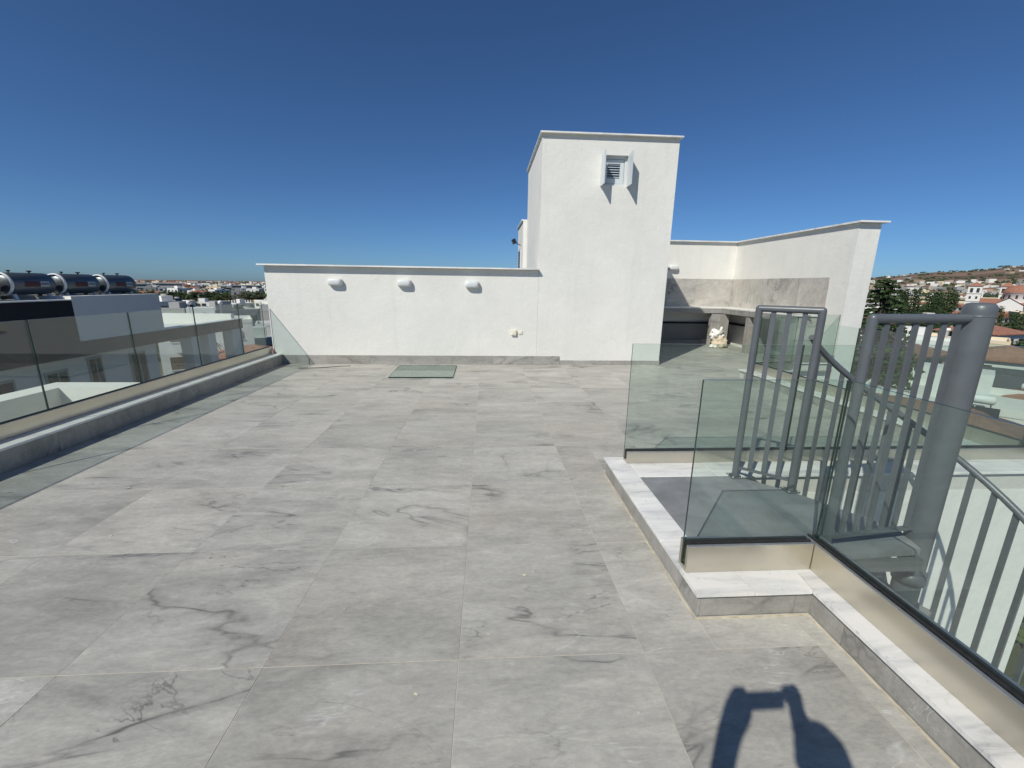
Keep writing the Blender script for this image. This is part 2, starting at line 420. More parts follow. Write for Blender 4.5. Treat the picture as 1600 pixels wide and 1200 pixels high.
class MB:
    def __init__(s):
        s.v = []; s.f = []; s.m = []; s.smooth = []
    def face(s, pts, mi=0, sm=False):
        b = len(s.v)
        s.v += [tuple(p) for p in pts]
        s.f.append(tuple(range(b, b + len(pts)))); s.m.append(mi); s.smooth.append(sm)
    def mesh(s, vs, fs, mi=0, sm=False):
        b = len(s.v)
        s.v += [tuple(p) for p in vs]
        for f in fs:
            s.f.append(tuple(b + i for i in f)); s.m.append(mi); s.smooth.append(sm)
        return s
    def box(s, x0, x1, y0, y1, z0, z1, mi=0, mside=None):
        vs = [(x0, y0, z0), (x1, y0, z0), (x1, y1, z0), (x0, y1, z0), (x0, y0, z1), (x1, y0, z1), (x1, y1, z1), (x0, y1, z1)]
        fs = [(0, 3, 2, 1), (4, 5, 6, 7), (0, 1, 5, 4), (1, 2, 6, 5), (2, 3, 7, 6), (3, 0, 4, 7)]
        s.mesh(vs, fs, mi)
        return s
    def obox(s, c, ax, ay, az, hx, hy, hz, mi=0):
        c = Vector(c); ax = Vector(ax).normalized() * hx; ay = Vector(ay).normalized() * hy; az = Vector(az).normalized() * hz
        vs = [c - ax - ay - az, c + ax - ay - az, c + ax + ay - az, c - ax + ay - az, c - ax - ay + az, c + ax - ay + az, c + ax + ay + az, c - ax + ay + az]
        s.mesh(vs, [(0, 3, 2, 1), (4, 5, 6, 7), (0, 1, 5, 4), (1, 2, 6, 5), (2, 3, 7, 6), (3, 0, 4, 7)], mi)
        return s
    def prism(s, poly, z0, z1, mi=0, mtop=None):
        n = len(poly)
        vs = [(x, y, z0) for x, y in poly] + [(x, y, z1) for x, y in poly]
        fs = [tuple(reversed(range(n)))]
        s.mesh(vs, fs + [(i, (i + 1) % n, n + (i + 1) % n, n + i) for i in range(n)], mi)
        s.face([(x, y, z1) for x, y in poly], mi if mtop is None else mtop)
        return s
    def tube(s, path, r, n=12, mi=0, caps=True, closed=False):
        path = [Vector(p) for p in path]
        rings = []
        up = Vector((0, 0, 1))
        m = len(path)
        rr = r if hasattr(r, '__len__') else [r] * m
        prev = None
        for i, p in enumerate(path):
            t = (path[min(i + 1, m - 1)] - path[max(i - 1, 0)]).normalized()
            a = t.cross(up if abs(t.z) < 0.95 else Vector((1, 0, 0))).normalized()
            if prev is not None and a.dot(prev) < 0: a = -a
            prev = a
            b = a.cross(t).normalized()
            k = 1.0
            if 0 < i < m - 1:
                d0 = (path[i] - path[i - 1]).normalized(); d1 = (path[i + 1] - path[i]).normalized()
                k = 1.0 / max(0.6, sqrt(max(0.0, (1 + d0.dot(d1)) / 2)))
            rings.append([p + (a * cos(2 * pi * j / n) * (k if abs((t.cross(up)).length) < .3 else 1) + b * sin(2 * pi * j / n)) * rr[i] for j in range(n)])
        vs = [q for ring in rings for q in ring]
        fs = []
        for i in range(m - 1):
            for j in range(n):
                fs.append((i * n + j, i * n + (j + 1) % n, (i + 1) * n + (j + 1) % n, (i + 1) * n + j))
        s.mesh(vs, fs, mi, True)
        if caps:
            s.face(list(reversed(rings[0])), mi); s.face(rings[-1], mi)
        return s
    def lathe(s, prof, c=(0, 0, 0), n=24, mi=0, axis='z'):
        c = Vector(c)
        vs = []
        for r, z in prof:
            for j in range(n):
                a = 2 * pi * j / n
                p = Vector((r * cos(a), r * sin(a), z))
                if axis == 'y': p = Vector((p.x, p.z, p.y))
                if axis == 'x': p = Vector((p.z, p.x, p.y))
                vs.append(c + p)
        fs = []
        for i in range(len(prof) - 1):
            for j in range(n):
                fs.append((i * n + j, i * n + (j + 1) % n, (i + 1) * n + (j + 1) % n, (i + 1) * n + j))
        s.mesh(vs, fs, mi, True)
        return s
    def data(s, name, mats, origin=(0, 0, 0)):
        me = bpy.data.meshes.new(name)
        o = Vector(origin)
        me.from_pydata([(x - o.x, y - o.y, z - o.z) for x, y, z in s.v], [], s.f)
        for m in mats if isinstance(mats, (list, tuple)) else [mats]:
            me.materials.append(MATS[m])
        me.polygons.foreach_set('material_index', s.m)
        me.polygons.foreach_set('use_smooth', s.smooth)
        me.update()
        return me
    def build(s, name, mats, parent=None, bevel=0, merge=False):
        org = WORLD.get(parent.name, Vector((0, 0, 0))) if parent is not None else Vector((0, 0, 0))
        me = s.data(name, mats, org)
        if merge:
            bm = bmesh.new(); bm.from_mesh(me); bmesh.ops.remove_doubles(bm, verts=bm.verts, dist=1e-5)
            bmesh.ops.recalc_face_normals(bm, faces=bm.faces); bm.to_mesh(me); bm.free()
        o = link(bpy.data.objects.new(name, me), parent)
        WORLD[o.name] = org
        if bevel:
            md = o.modifiers.new('bevel', 'BEVEL'); md.width = bevel; md.segments = 2; md.limit_method = 'ANGLE'
            md.harden_normals = True
        return o

def part(name, mat, parent, *box, bevel=0):
    return MB().box(*box).build(name, mat, parent, bevel)

def glass_pane(parent, p0, p1, z0, z1, th=0.013):
    """vertical pane between two plan points"""
    a = Vector((p0[0], p0[1], 0)); b = Vector((p1[0], p1[1], 0))
    d = (b - a).normalized(); n = Vector((-d.y, d.x, 0)) * th / 2
    c = [a - n, b - n, b + n, a + n]
    lo = [Vector((q.x, q.y, z0)) for q in c]; hi = [Vector((q.x, q.y, z1)) for q in c]
    m = MB()
    V = lo + hi
    m.mesh(V, [(0, 1, 5, 4), (2, 3, 7, 6)], 0)
    m.mesh(V, [(1, 2, 6, 5), (3, 0, 4, 7), (4, 5, 6, 7), (0, 3, 2, 1)], 1)
    return m.build('glass_pane', ['clear_glass', 'glass_edge'], parent, merge=True)

def channel(parent, p0, p1, z0, z1, w=0.085, end0=True):
    """aluminium base channel holding the glass: two cheeks, end cap and black gaskets"""
    a = Vector((p0[0], p0[1], 0)); b = Vector((p1[0], p1[1], 0))
    d = (b - a).normalized(); n = Vector((-d.y, d.x, 0)); L_ = (b - a).length; mid = (a + b) / 2
    up = Vector((0, 0, 1)); h = (z1 - z0) / 2; zc = (z0 + z1) / 2
    m = MB()
    for s in (-1, 1):
        m.obox(mid + n * s * (w / 2 - 0.010) + up * zc, d, n, up, L_ / 2, 0.010, h)
    m.obox(mid + up * (z0 + 0.012), d, n, up, L_ / 2 - .001, w / 2 - 0.0205, 0.011)
    m.build('channel', 'brushed_aluminium', parent, bevel=0.0015)
    g = MB()
    for s in (-1, 1):
        g.obox(mid + n * s * (0.0075 + (w / 2 - 0.0205 - 0.0075) / 2) + up * (z1 - 0.003), d, n, up, L_ / 2 - 0.002, (w / 2 - 0.0205 - 0.0075) / 2 - 0.0005, 0.013)
    o = g.build('gasket', 'black_gasket', parent)
    r = MB()
    for s in (-1, 1):
        r.obox(mid + n * s * (w / 2 - 0.008) + up * (z1 + 0.0025), d, n, up, L_ / 2, 0.0085, 0.0022)
    r.build('rim', 'aluminium_rim', parent)

# ================================================================== TERRAIN
def smooth(t):
    t = max(0.0, min(1.0, t)); return t * t * (3 - 2 * t)

GZ = -12.5
def ground_z(x, y):
    r = sqrt(x * x + y * y)
    az = math.degrees(atan2(x, y))
    e = 0.0
    if -20 < az < 140:
        e = 0.001 + 0.037 * smooth((az - 28) / 30)
        if az > 100: e *= 1 - smooth((az - 100) / 40)
        e *= 1 + 0.10 * noise.noise(Vector((az * 0.35, 0, 3))) + 0.05 * noise.noise(Vector((az * 1.4, 2, 3)))
        if az < 28: e *= smooth((az + 20) / 48)
    z = GZ
    t = smooth((r - 330) / 4300) 
    z += (e * 4600 + 14) * t * (1 if e > 0.004 else smooth(e / 0.004))
    z += 3.5 * smooth((r - 400) / 800) * (noise.noise(Vector((x * 0.0016, y * 0.0016, 0))))
    if r > 4700:
        z -= min(1.0, (r - 4700) / 6000) * 60 * smooth(e / 0.01)
    return z

def build_terrain():
    rs = [0.0] + [20 * (1.115 ** i) for i in range(72)]
    rs = [r for r in rs if r < 42000] + [42000]
    na = 240
    vs = [(0, 0, GZ)]
    for r in rs[1:]:
        for k in range(na):
            a = 2 * pi * k / na
            x, y = r * sin(a), r * cos(a)
            vs.append((x, y, ground_z(x, y)))
    fs = [(0, 1 + (k + 1) % na, 1 + k) for k in range(na)]
    for i in range(len(rs) - 2):
        for k in range(na):
            a = 1 + i * na + k; b = 1 + i * na + (k + 1) % na
            fs.append((a, b, b + na, a + na))
    m = MB(); m.mesh(vs, fs, 0, True)
    o = m.build('ground', 'earth')
    tag(o, kind='structure')
build_terrain()

# ================================================================== OWN BUILDING
HALL = thing('apartment_building', 'white plastered apartment block that carries the tiled roof terrace', 'building', (0, 0, GZ))
poly = [(-4.10, -6.2), (1.90, -6.2), (1.90, 1.44), (4.95, 1.44), (4.95, 5.66), (5.62, 5.66), (5.62, 6.42), (7.0, 6.42), (7.0, 10.2), (-0.2, 10.2), (-0.2, 6.9), (-4.10, 6.9)]
MB().prism(poly, GZ - 0.5, -0.03).build('wall', 'white_plaster', HALL)
# lower level outside the well
MB().box(1.9, 9.5, -6.2, 1.438, GZ - 0.5, -3.3).build('lower_wing', 'white_plaster', HALL)

# ---------------------------------------------------------------- floor tiles
FLOOR = MB().prism([(-3.8, -6.2), (1.70, -6.2), (1.70, 0.19), (1.13, 0.19), (1.13, 1.77), (4.65, 1.77), (4.65, 5.5), (5.45, 5.5), (5.45, 6.32), (7.0, 6.32), (7.0, 10.2), (3.64, 10.2), (3.64, 6.76), (-3.8, 6.76)], -0.028, -0.0011).build('terrace_floor', 'grout')
tag(FLOOR, kind='structure')
T = 0.8; GAP = 0.0036
def rects_minus(x0, x1, y0, y1):
    """tile cell clipped to the terrace outline, as rectangles"""
    out = [(x0, x1, y0, y1)]
    def sub(rs, hx0, hx1, hy0, hy1):
        res = []
        for a, b, c, d in rs:
            if b <= hx0 or a >= hx1 or d <= hy0 or c >= hy1:
                res.append((a, b, c, d)); continue
            if a < hx0: res.append((a, hx0, c, d)); a = hx0
            if b > hx1: res.append((hx1, b, c, d)); b = hx1
            if c < hy0: res.append((a, b, c, hy0))
            if d > hy1: res.append((a, b, hy1, d))
        return res
    for h in ((1.70, 9, -9, 0.19), (1.13, 9, 0.19, 1.77), (4.65, 9, 1.77, 5.5), (5.45, 9, 5.5, 6.32), (7.0, 12, 6.32, 20), (-9, 3.64, 6.76, 20), (-9, -3.8, -9, 20), (-9, 12, 10.2, 20), (-9, 12, -20, -6.0)):
        out = sub(out, *h)
    return [r for r in out if r[1] - r[0] > 0.03 and r[3] - r[2] > 0.03]
full = None
for i in range(-6, 10):
    for j in range(-8, 14):
        for (a, b, c, d) in rects_minus(i * T, (i + 1) * T, j * T, (j + 1) * T):
            dz = RNG.uniform(-0.0006, 0.0006)
            w, h = b - a, d - c
            if abs(w - T) < 1e-6 and abs(h - T) < 1e-6:
                if full is None:
                    full = MB().box(-T / 2 + GAP / 2, T / 2 - GAP / 2, -T / 2 + GAP / 2, T / 2 - GAP / 2, -0.012, 0).data('floor_tile', 'floor_marble')
                me = full
            else:
                me = MB().box(-w / 2 + GAP / 2, w / 2 - GAP / 2, -h / 2 + GAP / 2, h / 2 - GAP / 2, -0.012, 0).data('floor_tile', 'floor_marble')
            o = bpy.data.objects.new('floor_tile', me)
            o.location = ((a + b) / 2, (c + d) / 2, dz)
            o.rotation_euler = (RNG.uniform(-4e-4, 4e-4), RNG.uniform(-4e-4, 4e-4), 0)
            link(o, FLOOR)

# ---------------------------------------------------------------- kerbs
def run_tiles(parent, name, mat, axis, fixed, a0, a1, z0, z1, th=0.012, pitch=0.8, phase=0.0, gap=0.0025, sign=1):
    """row of tiles on a vertical face. axis 'x': runs along x at y=fixed; sign gives the outer side"""
    cuts = [a0]
    k = math.ceil((a0 - phase) / pitch + 1e-6)
    while phase + k * pitch < a1 - 0.04:
        if phase + k * pitch > a0 + 0.04: cuts.append(phase + k * pitch)
        k += 1
    cuts.append(a1)
    for u, v in zip(cuts[:-1], cuts[1:]):
        e = RNG.uniform(-0.0005, 0.0005)
        lo, hi = sorted((fixed, fixed + sign * (-th)))
        lo += e; hi += e
        m = MB()
        if axis == 'x': m.box(u + gap / 2, v - gap / 2, lo, hi, z0, z1)
        else: m.box(lo, hi, u + gap / 2, v - gap / 2, z0, z1)
        m.build(name, mat, parent)

def run_stones(parent, axis, b0, b1, a0, a1, z0, z1, pitch=0.9, phase=0.0, name='coping_stone', mat='white_marble', bevel=0.003):
    cuts = [a0]
    k = math.ceil((a0 - phase) / pitch + 1e-6)
    while phase + k * pitch < a1 - 0.08:
        if phase + k * pitch > a0 + 0.08: cuts.append(phase + k * pitch)
        k += 1
    cuts.append(a1)
    for u, v in zip(cuts[:-1], cuts[1:]):
        m = MB(); dz = RNG.uniform(-0.0008, 0.0008)
        if axis == 'x': m.box(u + .0012, v - .0012, b0, b1, z0, z1 + dz)
        else: m.box(b0, b1, u + .0012, v - .0012, z0, z1 + dz)
        m.build(name, mat, parent, bevel=bevel)

KH = 0.14
# left kerb
kl = thing('tiled_kerb', 'long low grey tiled kerb under the left glass railing', 'kerb')
part('kerb_core', 'kerb_plaster', kl, -4.10, -3.814, -6.2, 6.758, -0.029, 0.178)
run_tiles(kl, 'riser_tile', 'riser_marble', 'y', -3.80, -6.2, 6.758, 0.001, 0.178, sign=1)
run_stones(kl, 'y', -4.12, -3.792, -6.2, 6.757, 0.1785, 0.2, pitch=1.1)
# stair-box kerb (front, left side, back)
kb = thing('tiled_kerb', 'grey tiled kerb with white marble top around the stair landing corner', 'kerb')
part('kerb_core', 'kerb_plaster', kb, 1.143, 1.278, 0.203, 1.757, -0.028, 0.118)
part('kerb_core', 'kerb_plaster', kb, 1.279, 1.90, 0.203, 0.36, -0.028, 0.118)
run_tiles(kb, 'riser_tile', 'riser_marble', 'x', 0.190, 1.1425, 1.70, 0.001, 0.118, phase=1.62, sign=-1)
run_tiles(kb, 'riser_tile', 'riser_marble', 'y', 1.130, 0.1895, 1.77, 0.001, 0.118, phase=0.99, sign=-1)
m = MB(); m.prism([(1.112, 0.172), (1.398, 0.172), (1.365, 0.42), (1.285, 0.42), (1.285, 0.60), (1.112, 0.60)], 0.1185, KH); m.build('coping_stone', 'white_marble', kb, bevel=0.003)
m = MB(); m.prism([(1.401, 0.172), (1.685, 0.172), (1.72, 0.42), (1.368, 0.42)], 0.1185, KH); m.build('coping_stone', 'white_marble', kb, bevel=0.003)
run_stones(kb, 'y', 1.112, 1.285, 0.601, 1.79, 0.1185, KH, pitch=0.6, phase=0.6)
# back kerb along the well
kk = thing('tiled_kerb', 'marble topped kerb along the stair well under the middle glass railing', 'kerb')
part('kerb_core', 'kerb_plaster', kk, 1.2865, 4.95, 1.445, 1.757, -0.029, 0.118)
run_tiles(kk, 'riser_tile', 'riser_marble', 'x', 1.770, 1.13, 4.65, 0.001, 0.118, sign=1)
run_stones(kk, 'x', 1.415, 1.79, 1.2865, 4.98, 0.1185, KH, pitch=0.9, phase=0.1)
# right kerb toward the camera
kr = thing('tiled_kerb', 'grey tiled kerb with white marble top at the right edge beside the photographer', 'kerb')
part('kerb_core', 'kerb_plaster', kr, 1.714, 1.90, -6.2, 0.202, -0.03, 0.118)
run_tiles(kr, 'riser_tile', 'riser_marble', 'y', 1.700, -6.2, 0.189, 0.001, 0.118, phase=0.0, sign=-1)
m = MB(); m.prism([(1.6855, -0.62), (1.93, -0.62), (1.93, 0.42), (1.7215, 0.42), (1.6875, 0.171)], 0.1185, KH); m.build('coping_stone', 'white_marble', kr, bevel=0.003)
run_stones(kr, 'y', 1.682, 1.93, -6.2, -0.622, 0.1185, KH, pitch=1.0, phase=-0.62)
# east kerb
ke = thing('tiled_kerb', 'far right tiled kerb with white marble strip before the outdoor counter', 'kerb')
part('kerb_core', 'kerb_plaster', ke, 4.664, 4.95, 1.792, 5.64, -0.029, 0.118)
run_tiles(ke, 'riser_tile', 'riser_marble', 'y', 4.650, 1.792, 5.5, 0.001, 0.118, sign=-1)
run_stones(ke, 'y', 4.635, 4.98, 1.792, 5.49, 0.1185, KH, pitch=0.62)
part('kerb_core', 'kerb_plaster', ke, 4.951, 5.62, 5.514, 5.64, -0.029, 0.118)
run_tiles(ke, 'riser_tile', 'riser_marble', 'x', 5.50, 4.65, 5.45, 0.001, 0.118, sign=1)
run_stones(ke, 'x', 5.491, 5.66, 4.635, 5.64, 0.1185, KH, pitch=0.62)
part('kerb_core', 'kerb_plaster', ke, 5.464, 5.62, 5.641, 6.306, -0.029, 0.118)
run_stones(ke, 'y', 5.44, 5.64, 5.661, 6.30, 0.1185, KH, pitch=0.8)
part('kerb_core', 'kerb_plaster', ke, 5.621, 7.0, 6.33, 6.42, -0.029, 0.118)
run_stones(ke, 'x', 6.301, 6.44, 5.44, 7.0, 0.1185, KH, pitch=0.8)
# caulk along the feet of the kerbs
cau = MB()
cau.box(1.112, 1.1175, 0.185, 1.775, 0.0, 0.004)
cau.box(1.112, 1.688, 0.170, 0.1775, 0.0, 0.004)
cau.box(1.680, 1.6875, -6.0, 0.17, 0.0, 0.004)
o = cau.build('caulk_joint', 'caulk'); o.parent = FLOOR

# ---------------------------------------------------------------- glass railings
gr = thing('glass_railing', 'frameless glass railing in an aluminium channel along the left terrace edge', 'railing')
channel(gr, (-4.03, -6.2), (-4.03, 2.1, ), 0.2015, 0.325)
channel(gr, (-4.03, 2.103), (-4.03, 6.755), 0.2015, 0.325)
ys = [-6.1, -5.14, -4.05, -2.95, -1.85, -0.75, 0.36, 1.48, 2.60, 3.70, 4.81, 5.90, 6.67]
for a, b in zip(ys[:-1], ys[1:]):
    glass_pane(gr, (-4.03, a + 0.004), (-4.03, b - 0.004), 0.232, 1.176)
gf = thing('glass_railing', 'glass railing pane in front of the stair landing nearest the camera', 'railing')
channel(gf, (1.125, 0.365), (1.783, 0.365), KH + .001, 0.285)
glass_pane(gf, (1.118, 0.365), (1.825, 0.365), 0.17, 1.135)
gd = thing('glass_railing', 'glass railing beside the spiral stair running toward the photographer', 'railing')
channel(gd, (1.828, -6.2), (1.828, 0.405), KH + .001, 0.285)
for a, b in ((-4.4, -2.9), (-2.89, -1.45), (-1.44, -0.0), (0.01, 0.352)):
    pass
for a, b in ((-4.6, -3.2), (-3.19, -1.8), (-1.79, 0.353)):
    glass_pane(gd, (1.828, a), (1.828, b), 0.17, 1.135)
gb = thing('glass_railing', 'long low glass railing behind the stair landing across the well wall', 'railing')
channel(gb, (1.262, 1.70), (4.86, 1.70), KH + .001, 0.235)
glass_pane(gb, (1.25, 1.70), (2.633, 1.70), 0.17, 1.12)
glass_pane(gb, (2.641, 1.70), (4.80, 1.70), 0.17, 1.12)
ge = thing('glass_railing', 'glass railing on the far right kerb overlooking the town', 'railing')
channel(ge, (4.86, 1.745), (4.86, 5.56), KH + .001, 0.265)
for a, b in ((1.75, 2.62), (2.63, 3.6), (3.61, 4.58), (4.59, 5.55)):
    glass_pane(ge, (4.86, a), (4.86, b), 0.17, 1.08)
gn = thing('glass_railing', 'short glass railing jogging to the end of the tall right wall', 'railing')
channel(gn, (4.91, 5.59), (5.56, 5.59), KH + .001, 0.265)
glass_pane(gn, (4.875, 5.59), (5.55, 5.59), 0.17, 1.08)
channel(gn, (5.56, 5.635), (5.56, 6.325), KH + .001, 0.265)
glass_pane(gn, (5.56, 5.605), (5.56, 6.35), 0.17, 1.08)
channel(gn, (5.605, 6.37), (6.995, 6.37), KH + .001, 0.265)
glass_pane(gn, (5.575, 6.37), (6.99, 6.37), 0.17, 1.08)

# ---------------------------------------------------------------- low parapet wall with lamps
PW = thing('parapet_wall', 'low white plastered wall with grey tile skirting behind the terrace', 'wall')
part('wall_body', 'white_plaster', PW, -3.965, 1.117, 6.772, 7.02, -0.5, 1.83, bevel=0.006)
run_tiles(PW, 'skirting_tile', 'riser_marble', 'x', 6.758, -3.80, 1.585, 0.001, 0.172, sign=-1, phase=0.25)
for u, v in zip([-4.04, -3.1, -2.1, -1.1, -0.1, 0.55], [-3.1, -2.1, -1.1, -0.1, 0.55, 1.113]):
    MB().box(u + .0006, v - .0006, 6.665, 7.10, 1.831, 1.858).build('coping_stone', 'white_marble', PW, bevel=0.002)

# wall lamps
def wall_lamp(x, y, z, label, group):
    t = thing('wall_lamp', label, 'lamp', (x, y, z), group)
    def shell(a, b, c, m, e=2.6):
        vs, fs = [], []
        nu, nv = 24, 10
        for i in range(nv + 1):
            ph = -pi / 2 + pi * i / nv
            for j in range(nu + 1):
                th = pi * j / nu
                sg = lambda w, p: math.copysign(abs(w) ** p, w)
                X = a * sg(cos(th), 2 / e) * sg(cos(ph), 2 / e)
                Y = -b * abs(sg(sin(th), 2 / e) * sg(cos(ph), 2 / e))
                Z = c * sg(sin(ph), 2 / e)
                vs.append((x + X, y + Y, z + Z))
        for i in range(nv):
            for j in range(nu):
                q = i * (nu + 1) + j
                fs.append((q, q + 1, q + nu + 2, q + nu + 1))
        m.mesh(vs, fs, 0, True)
        return m
    shell(0.134, 0.105, 0.066, MB(), 4.2).build('lamp_shade', 'white_ceramic', t)
    MB().box(x - 0.10, x + 0.10, y - 0.02, y - 0.001, z - 0.045, z + 0.045).build('back_plate', 'white_pvc', t)
LG = 'white capsule lamps along the low wall'
wall_lamp(-2.69, 6.771, 1.552, 'leftmost of the three white wall lamps on the low wall', LG)
wall_lamp(-1.42, 6.771, 1.552, 'middle one of the three white wall lamps on the low wall', LG)
wall_lamp(-0.15, 6.771, 1.545, 'rightmost of three white lamps on the low wall, next to the tower', LG)
# sockets
for x, s, lab, mt in ((0.655, 0.052, 'cream raised socket box low on the white wall', 'cream_plastic'), (0.79, 0.040, 'small flat cream switch plate right of the socket box', 'cream_plastic')):
    t = thing('socket_box' if s > .05 else 'switch_plate', lab, 'socket' if s > .05 else 'switch', (x, 6.77, 0.64))
    d = 0.045 if s > .05 else 0.012
    MB().box(x - s, x + s, 6.771 - d, 6.7705, 0.64 - s, 0.64 + s).build('casing', mt, t, bevel=0.006)
    MB().box(x - s * .55, x + s * .55, 6.769 - d - .004, 6.7705 - d, 0.64 - s * .55, 0.64 + s * .6).build('flap', mt, t, bevel=0.002)

# ---------------------------------------------------------------- tower
TW = thing('roof_tower', 'tall white plastered stair tower with a small shuttered window', 'tower')
X0, X1, Y0, Y1, ZT = 1.118, 3.632, 6.768, 9.35, 4.18
wx0, wx1, wz0, wz1 = 2.225, 2.705, 3.36, 3.87
m = MB()
m.mesh([(X0, Y0, -.5), (X1, Y0, -.5), (X1, Y0, ZT), (X0, Y0, ZT), (wx0, Y0, wz0), (wx1, Y0, wz0), (wx1, Y0, wz1), (wx0, Y0, wz1)],
       [(0, 1, 5, 4), (1, 2, 6, 5), (2, 3, 7, 6), (3, 0, 4, 7)])
yr = Y0 + 0.13
m.mesh([(wx0, Y0, wz0), (wx1, Y0, wz0), (wx1, Y0, wz1), (wx0, Y0, wz1), (wx0, yr, wz0), (wx1, yr, wz0), (wx1, yr, wz1), (wx0, yr, wz1)],
       [(0, 1, 5, 4), (1, 2, 6, 5), (2, 3, 7, 6), (3, 0, 4, 7), (4, 5, 6, 7)])
m.mesh([(X0, Y0, -.5), (X0, Y1, -.5), (X0, Y1, ZT), (X0, Y0, ZT), (X1, Y0, -.5), (X1, Y1, -.5), (X1, Y1, ZT), (X1, Y0, ZT)],
       [(0, 3, 2, 1), (4, 5, 6, 7), (1, 2, 6, 5), (3, 7, 6, 2)])
m.build('wall_body', 'white_plaster', TW, merge=True)
run_tiles(TW, 'skirting_tile', 'riser_marble', 'x', 6.756, 1.59, 3.645, 0.001, 0.088, sign=-1, phase=0.25)
run_tiles(TW, 'skirting_tile', 'riser_marble', 'y', 3.645, 6.757, 9.3, 0.001, 0.088, sign=1)
for (a, b, c, d) in ((1.075, 2.35, 6.70, 6.98), (2.352, 3.675, 6.70, 6.98), (1.075, 1.35, 6.982, 8.2), (1.075, 1.35, 8.202, 9.39), (3.40, 3.645, 6.982, 9.39), (1.352, 3.398, 9.15, 9.39)):
    MB().box(a, b, c, d, ZT + .001, ZT + .028).build('coping_stone', 'white_marble', TW, bevel=0.002)
part('roof_slab', 'grey_screed', TW, 1.352, 3.398, 6.983, 9.148, ZT - .2, ZT + .006)
wn_ = MB()
for b in ((wx0, wx0 + .045, 0, 1, wz0, wz1), (wx1 - .045, wx1, 0, 1, wz0, wz1), (wx0 + .045, wx1 - .045, 0, 1, wz1 - .045, wz1), (wx0 + .045, wx1 - .045, 0, 1, wz0, wz0 + .045)):
    wn_.box(b[0] + .001, b[1] - .001, yr - .06, yr - .001, b[4] + .001, b[5] - .001)
wf = wn_.build('window_frame', 'white_pvc', TW)
sx0, sx1, sz0, sz1 = wx0 + .05, wx1 - .05, wz0 + .05, wz1 - .05
ws = MB()
for b in ((sx0, sx0 + .07, sz0, sz1), (sx1 - .07, sx1, sz0, sz1), (sx0 + .07, sx1 - .07, sz1 - .07, sz1), (sx0 + .07, sx1 - .07, sz0, sz0 + .09)):
    ws.box(b[0], b[1], yr - .045, yr - .002, b[2], b[3])
ws.build('sash', 'white_pvc', wf)
for k in range(6):
    z = sz0 + .115 + k * 0.042
    MB().obox(((sx0 + sx1) / 2, yr - .026, z), (1, 0, 0), (0, 1, .8), (0, -.8, 1), (sx1 - sx0) / 2 - .071, .016, .003).build('louvre_slat', 'louvre_blue', wf)
MB().box(sx0 + .071, sx1 - .071, yr - .012, yr - .004, sz0 + .091, sz1 - .071).build('pane', 'window_dark', wf)
for sx, xx in ((-1, wx0 - 0.012), (1, wx1 + 0.0)):
    sh = MB()
    sh.box(xx, xx + .012, Y0 - .245, Y0 - .002, wz0 - .02, wz1 + .02)
    sh.box(xx - .006, xx - .0005, Y0 - .245, Y0 - .205, wz0 - .02, wz1 + .02)
    sh.box(xx - .006, xx - .0005, Y0 - .045, Y0 - .002, wz0 - .02, wz1 + .02)
    sh.build('shutter_leaf', 'white_pvc', TW)

# block behind the tower with louvre window and floodlight
BK = thing('rear_wall', 'lower white block behind the tower with a louvre and floodlight', 'wall')
part('wall_body', 'white_plaster', BK, 1.02, 3.0, 9.36, 11.0, -.5, 3.08)
part('coping_stone', 'white_marble', BK, 0.98, 3.04, 9.36, 11.05, 3.081, 3.107)
lv = part('louvre_frame', 'white_pvc', BK, 0.985, 1.018, 9.75, 10.35, 1.75, 2.45)
for k in range(9):
    MB().obox((0.975, 10.05, 1.82 + k * .07), (0, 1, 0), (1, 0, .7), (-.7, 0, 1), .27, .025, .004).build('louvre_slat', 'window_dark', lv)
FL = thing('floodlight', 'small dark floodlight on a bracket on the block behind the tower', 'lamp', (1.02, 10.0, 2.62))
MB().tube([(1.018, 10.0, 2.56), (0.93, 10.0, 2.60), (0.88, 10.0, 2.63)], .012, 8).build('bracket', 'grey_steel_paint', FL)
MB().obox((0.84, 10.0, 2.65), (1, 0, .5), (0, 1, 0), (-.5, 0, 1), .05, .09, .06).build('lamp_head', 'phone_black', FL)

# ---------------------------------------------------------------- tall right wall (L-shaped) with splashback
RW = thing('corner_wall', 'tall L-shaped white wall enclosing the outdoor counter', 'wall')
WZ = 2.76
m = MB(); m.prism([(3.634, 10.2), (7.0, 10.2), (7.0, 6.33), (7.42, 6.33), (7.42, 10.6), (3.634, 10.6)], GZ, WZ); m.build('wall_body', 'white_plaster', RW)
for (a, b, c, d) in ((3.66, 5.2, 10.13, 10.66), (5.202, 6.93, 10.13, 10.66), (6.932, 7.5, 9.0, 10.66), (6.932, 7.5, 7.6, 8.998), (6.932, 7.5, 6.24, 7.598)):
    MB().box(a, b, c, d, WZ + .001, WZ + .032).build('coping_stone', 'white_marble', RW, bevel=0.002)
CT = 1.04
for u, v in ((3.66, 4.35), (4.352, 5.15), (5.152, 5.95), (5.952, 6.985)):
    MB().box(u, v - .001, 10.186, 10.199, CT + .002, 1.79).build('splash_tile', 'splash_marble', RW)
for u, v in ((6.79, 7.6), (7.602, 8.4), (8.402, 9.2), (9.202, 10.184)):
    MB().box(6.987, 6.999, u, v - .001, CT + .002, 1.79).build('splash_tile', 'splash_marble', RW)
wall_lamp(5.25, 10.199, 2.07, 'single white wall lamp above the outdoor counter right of the tower', None)

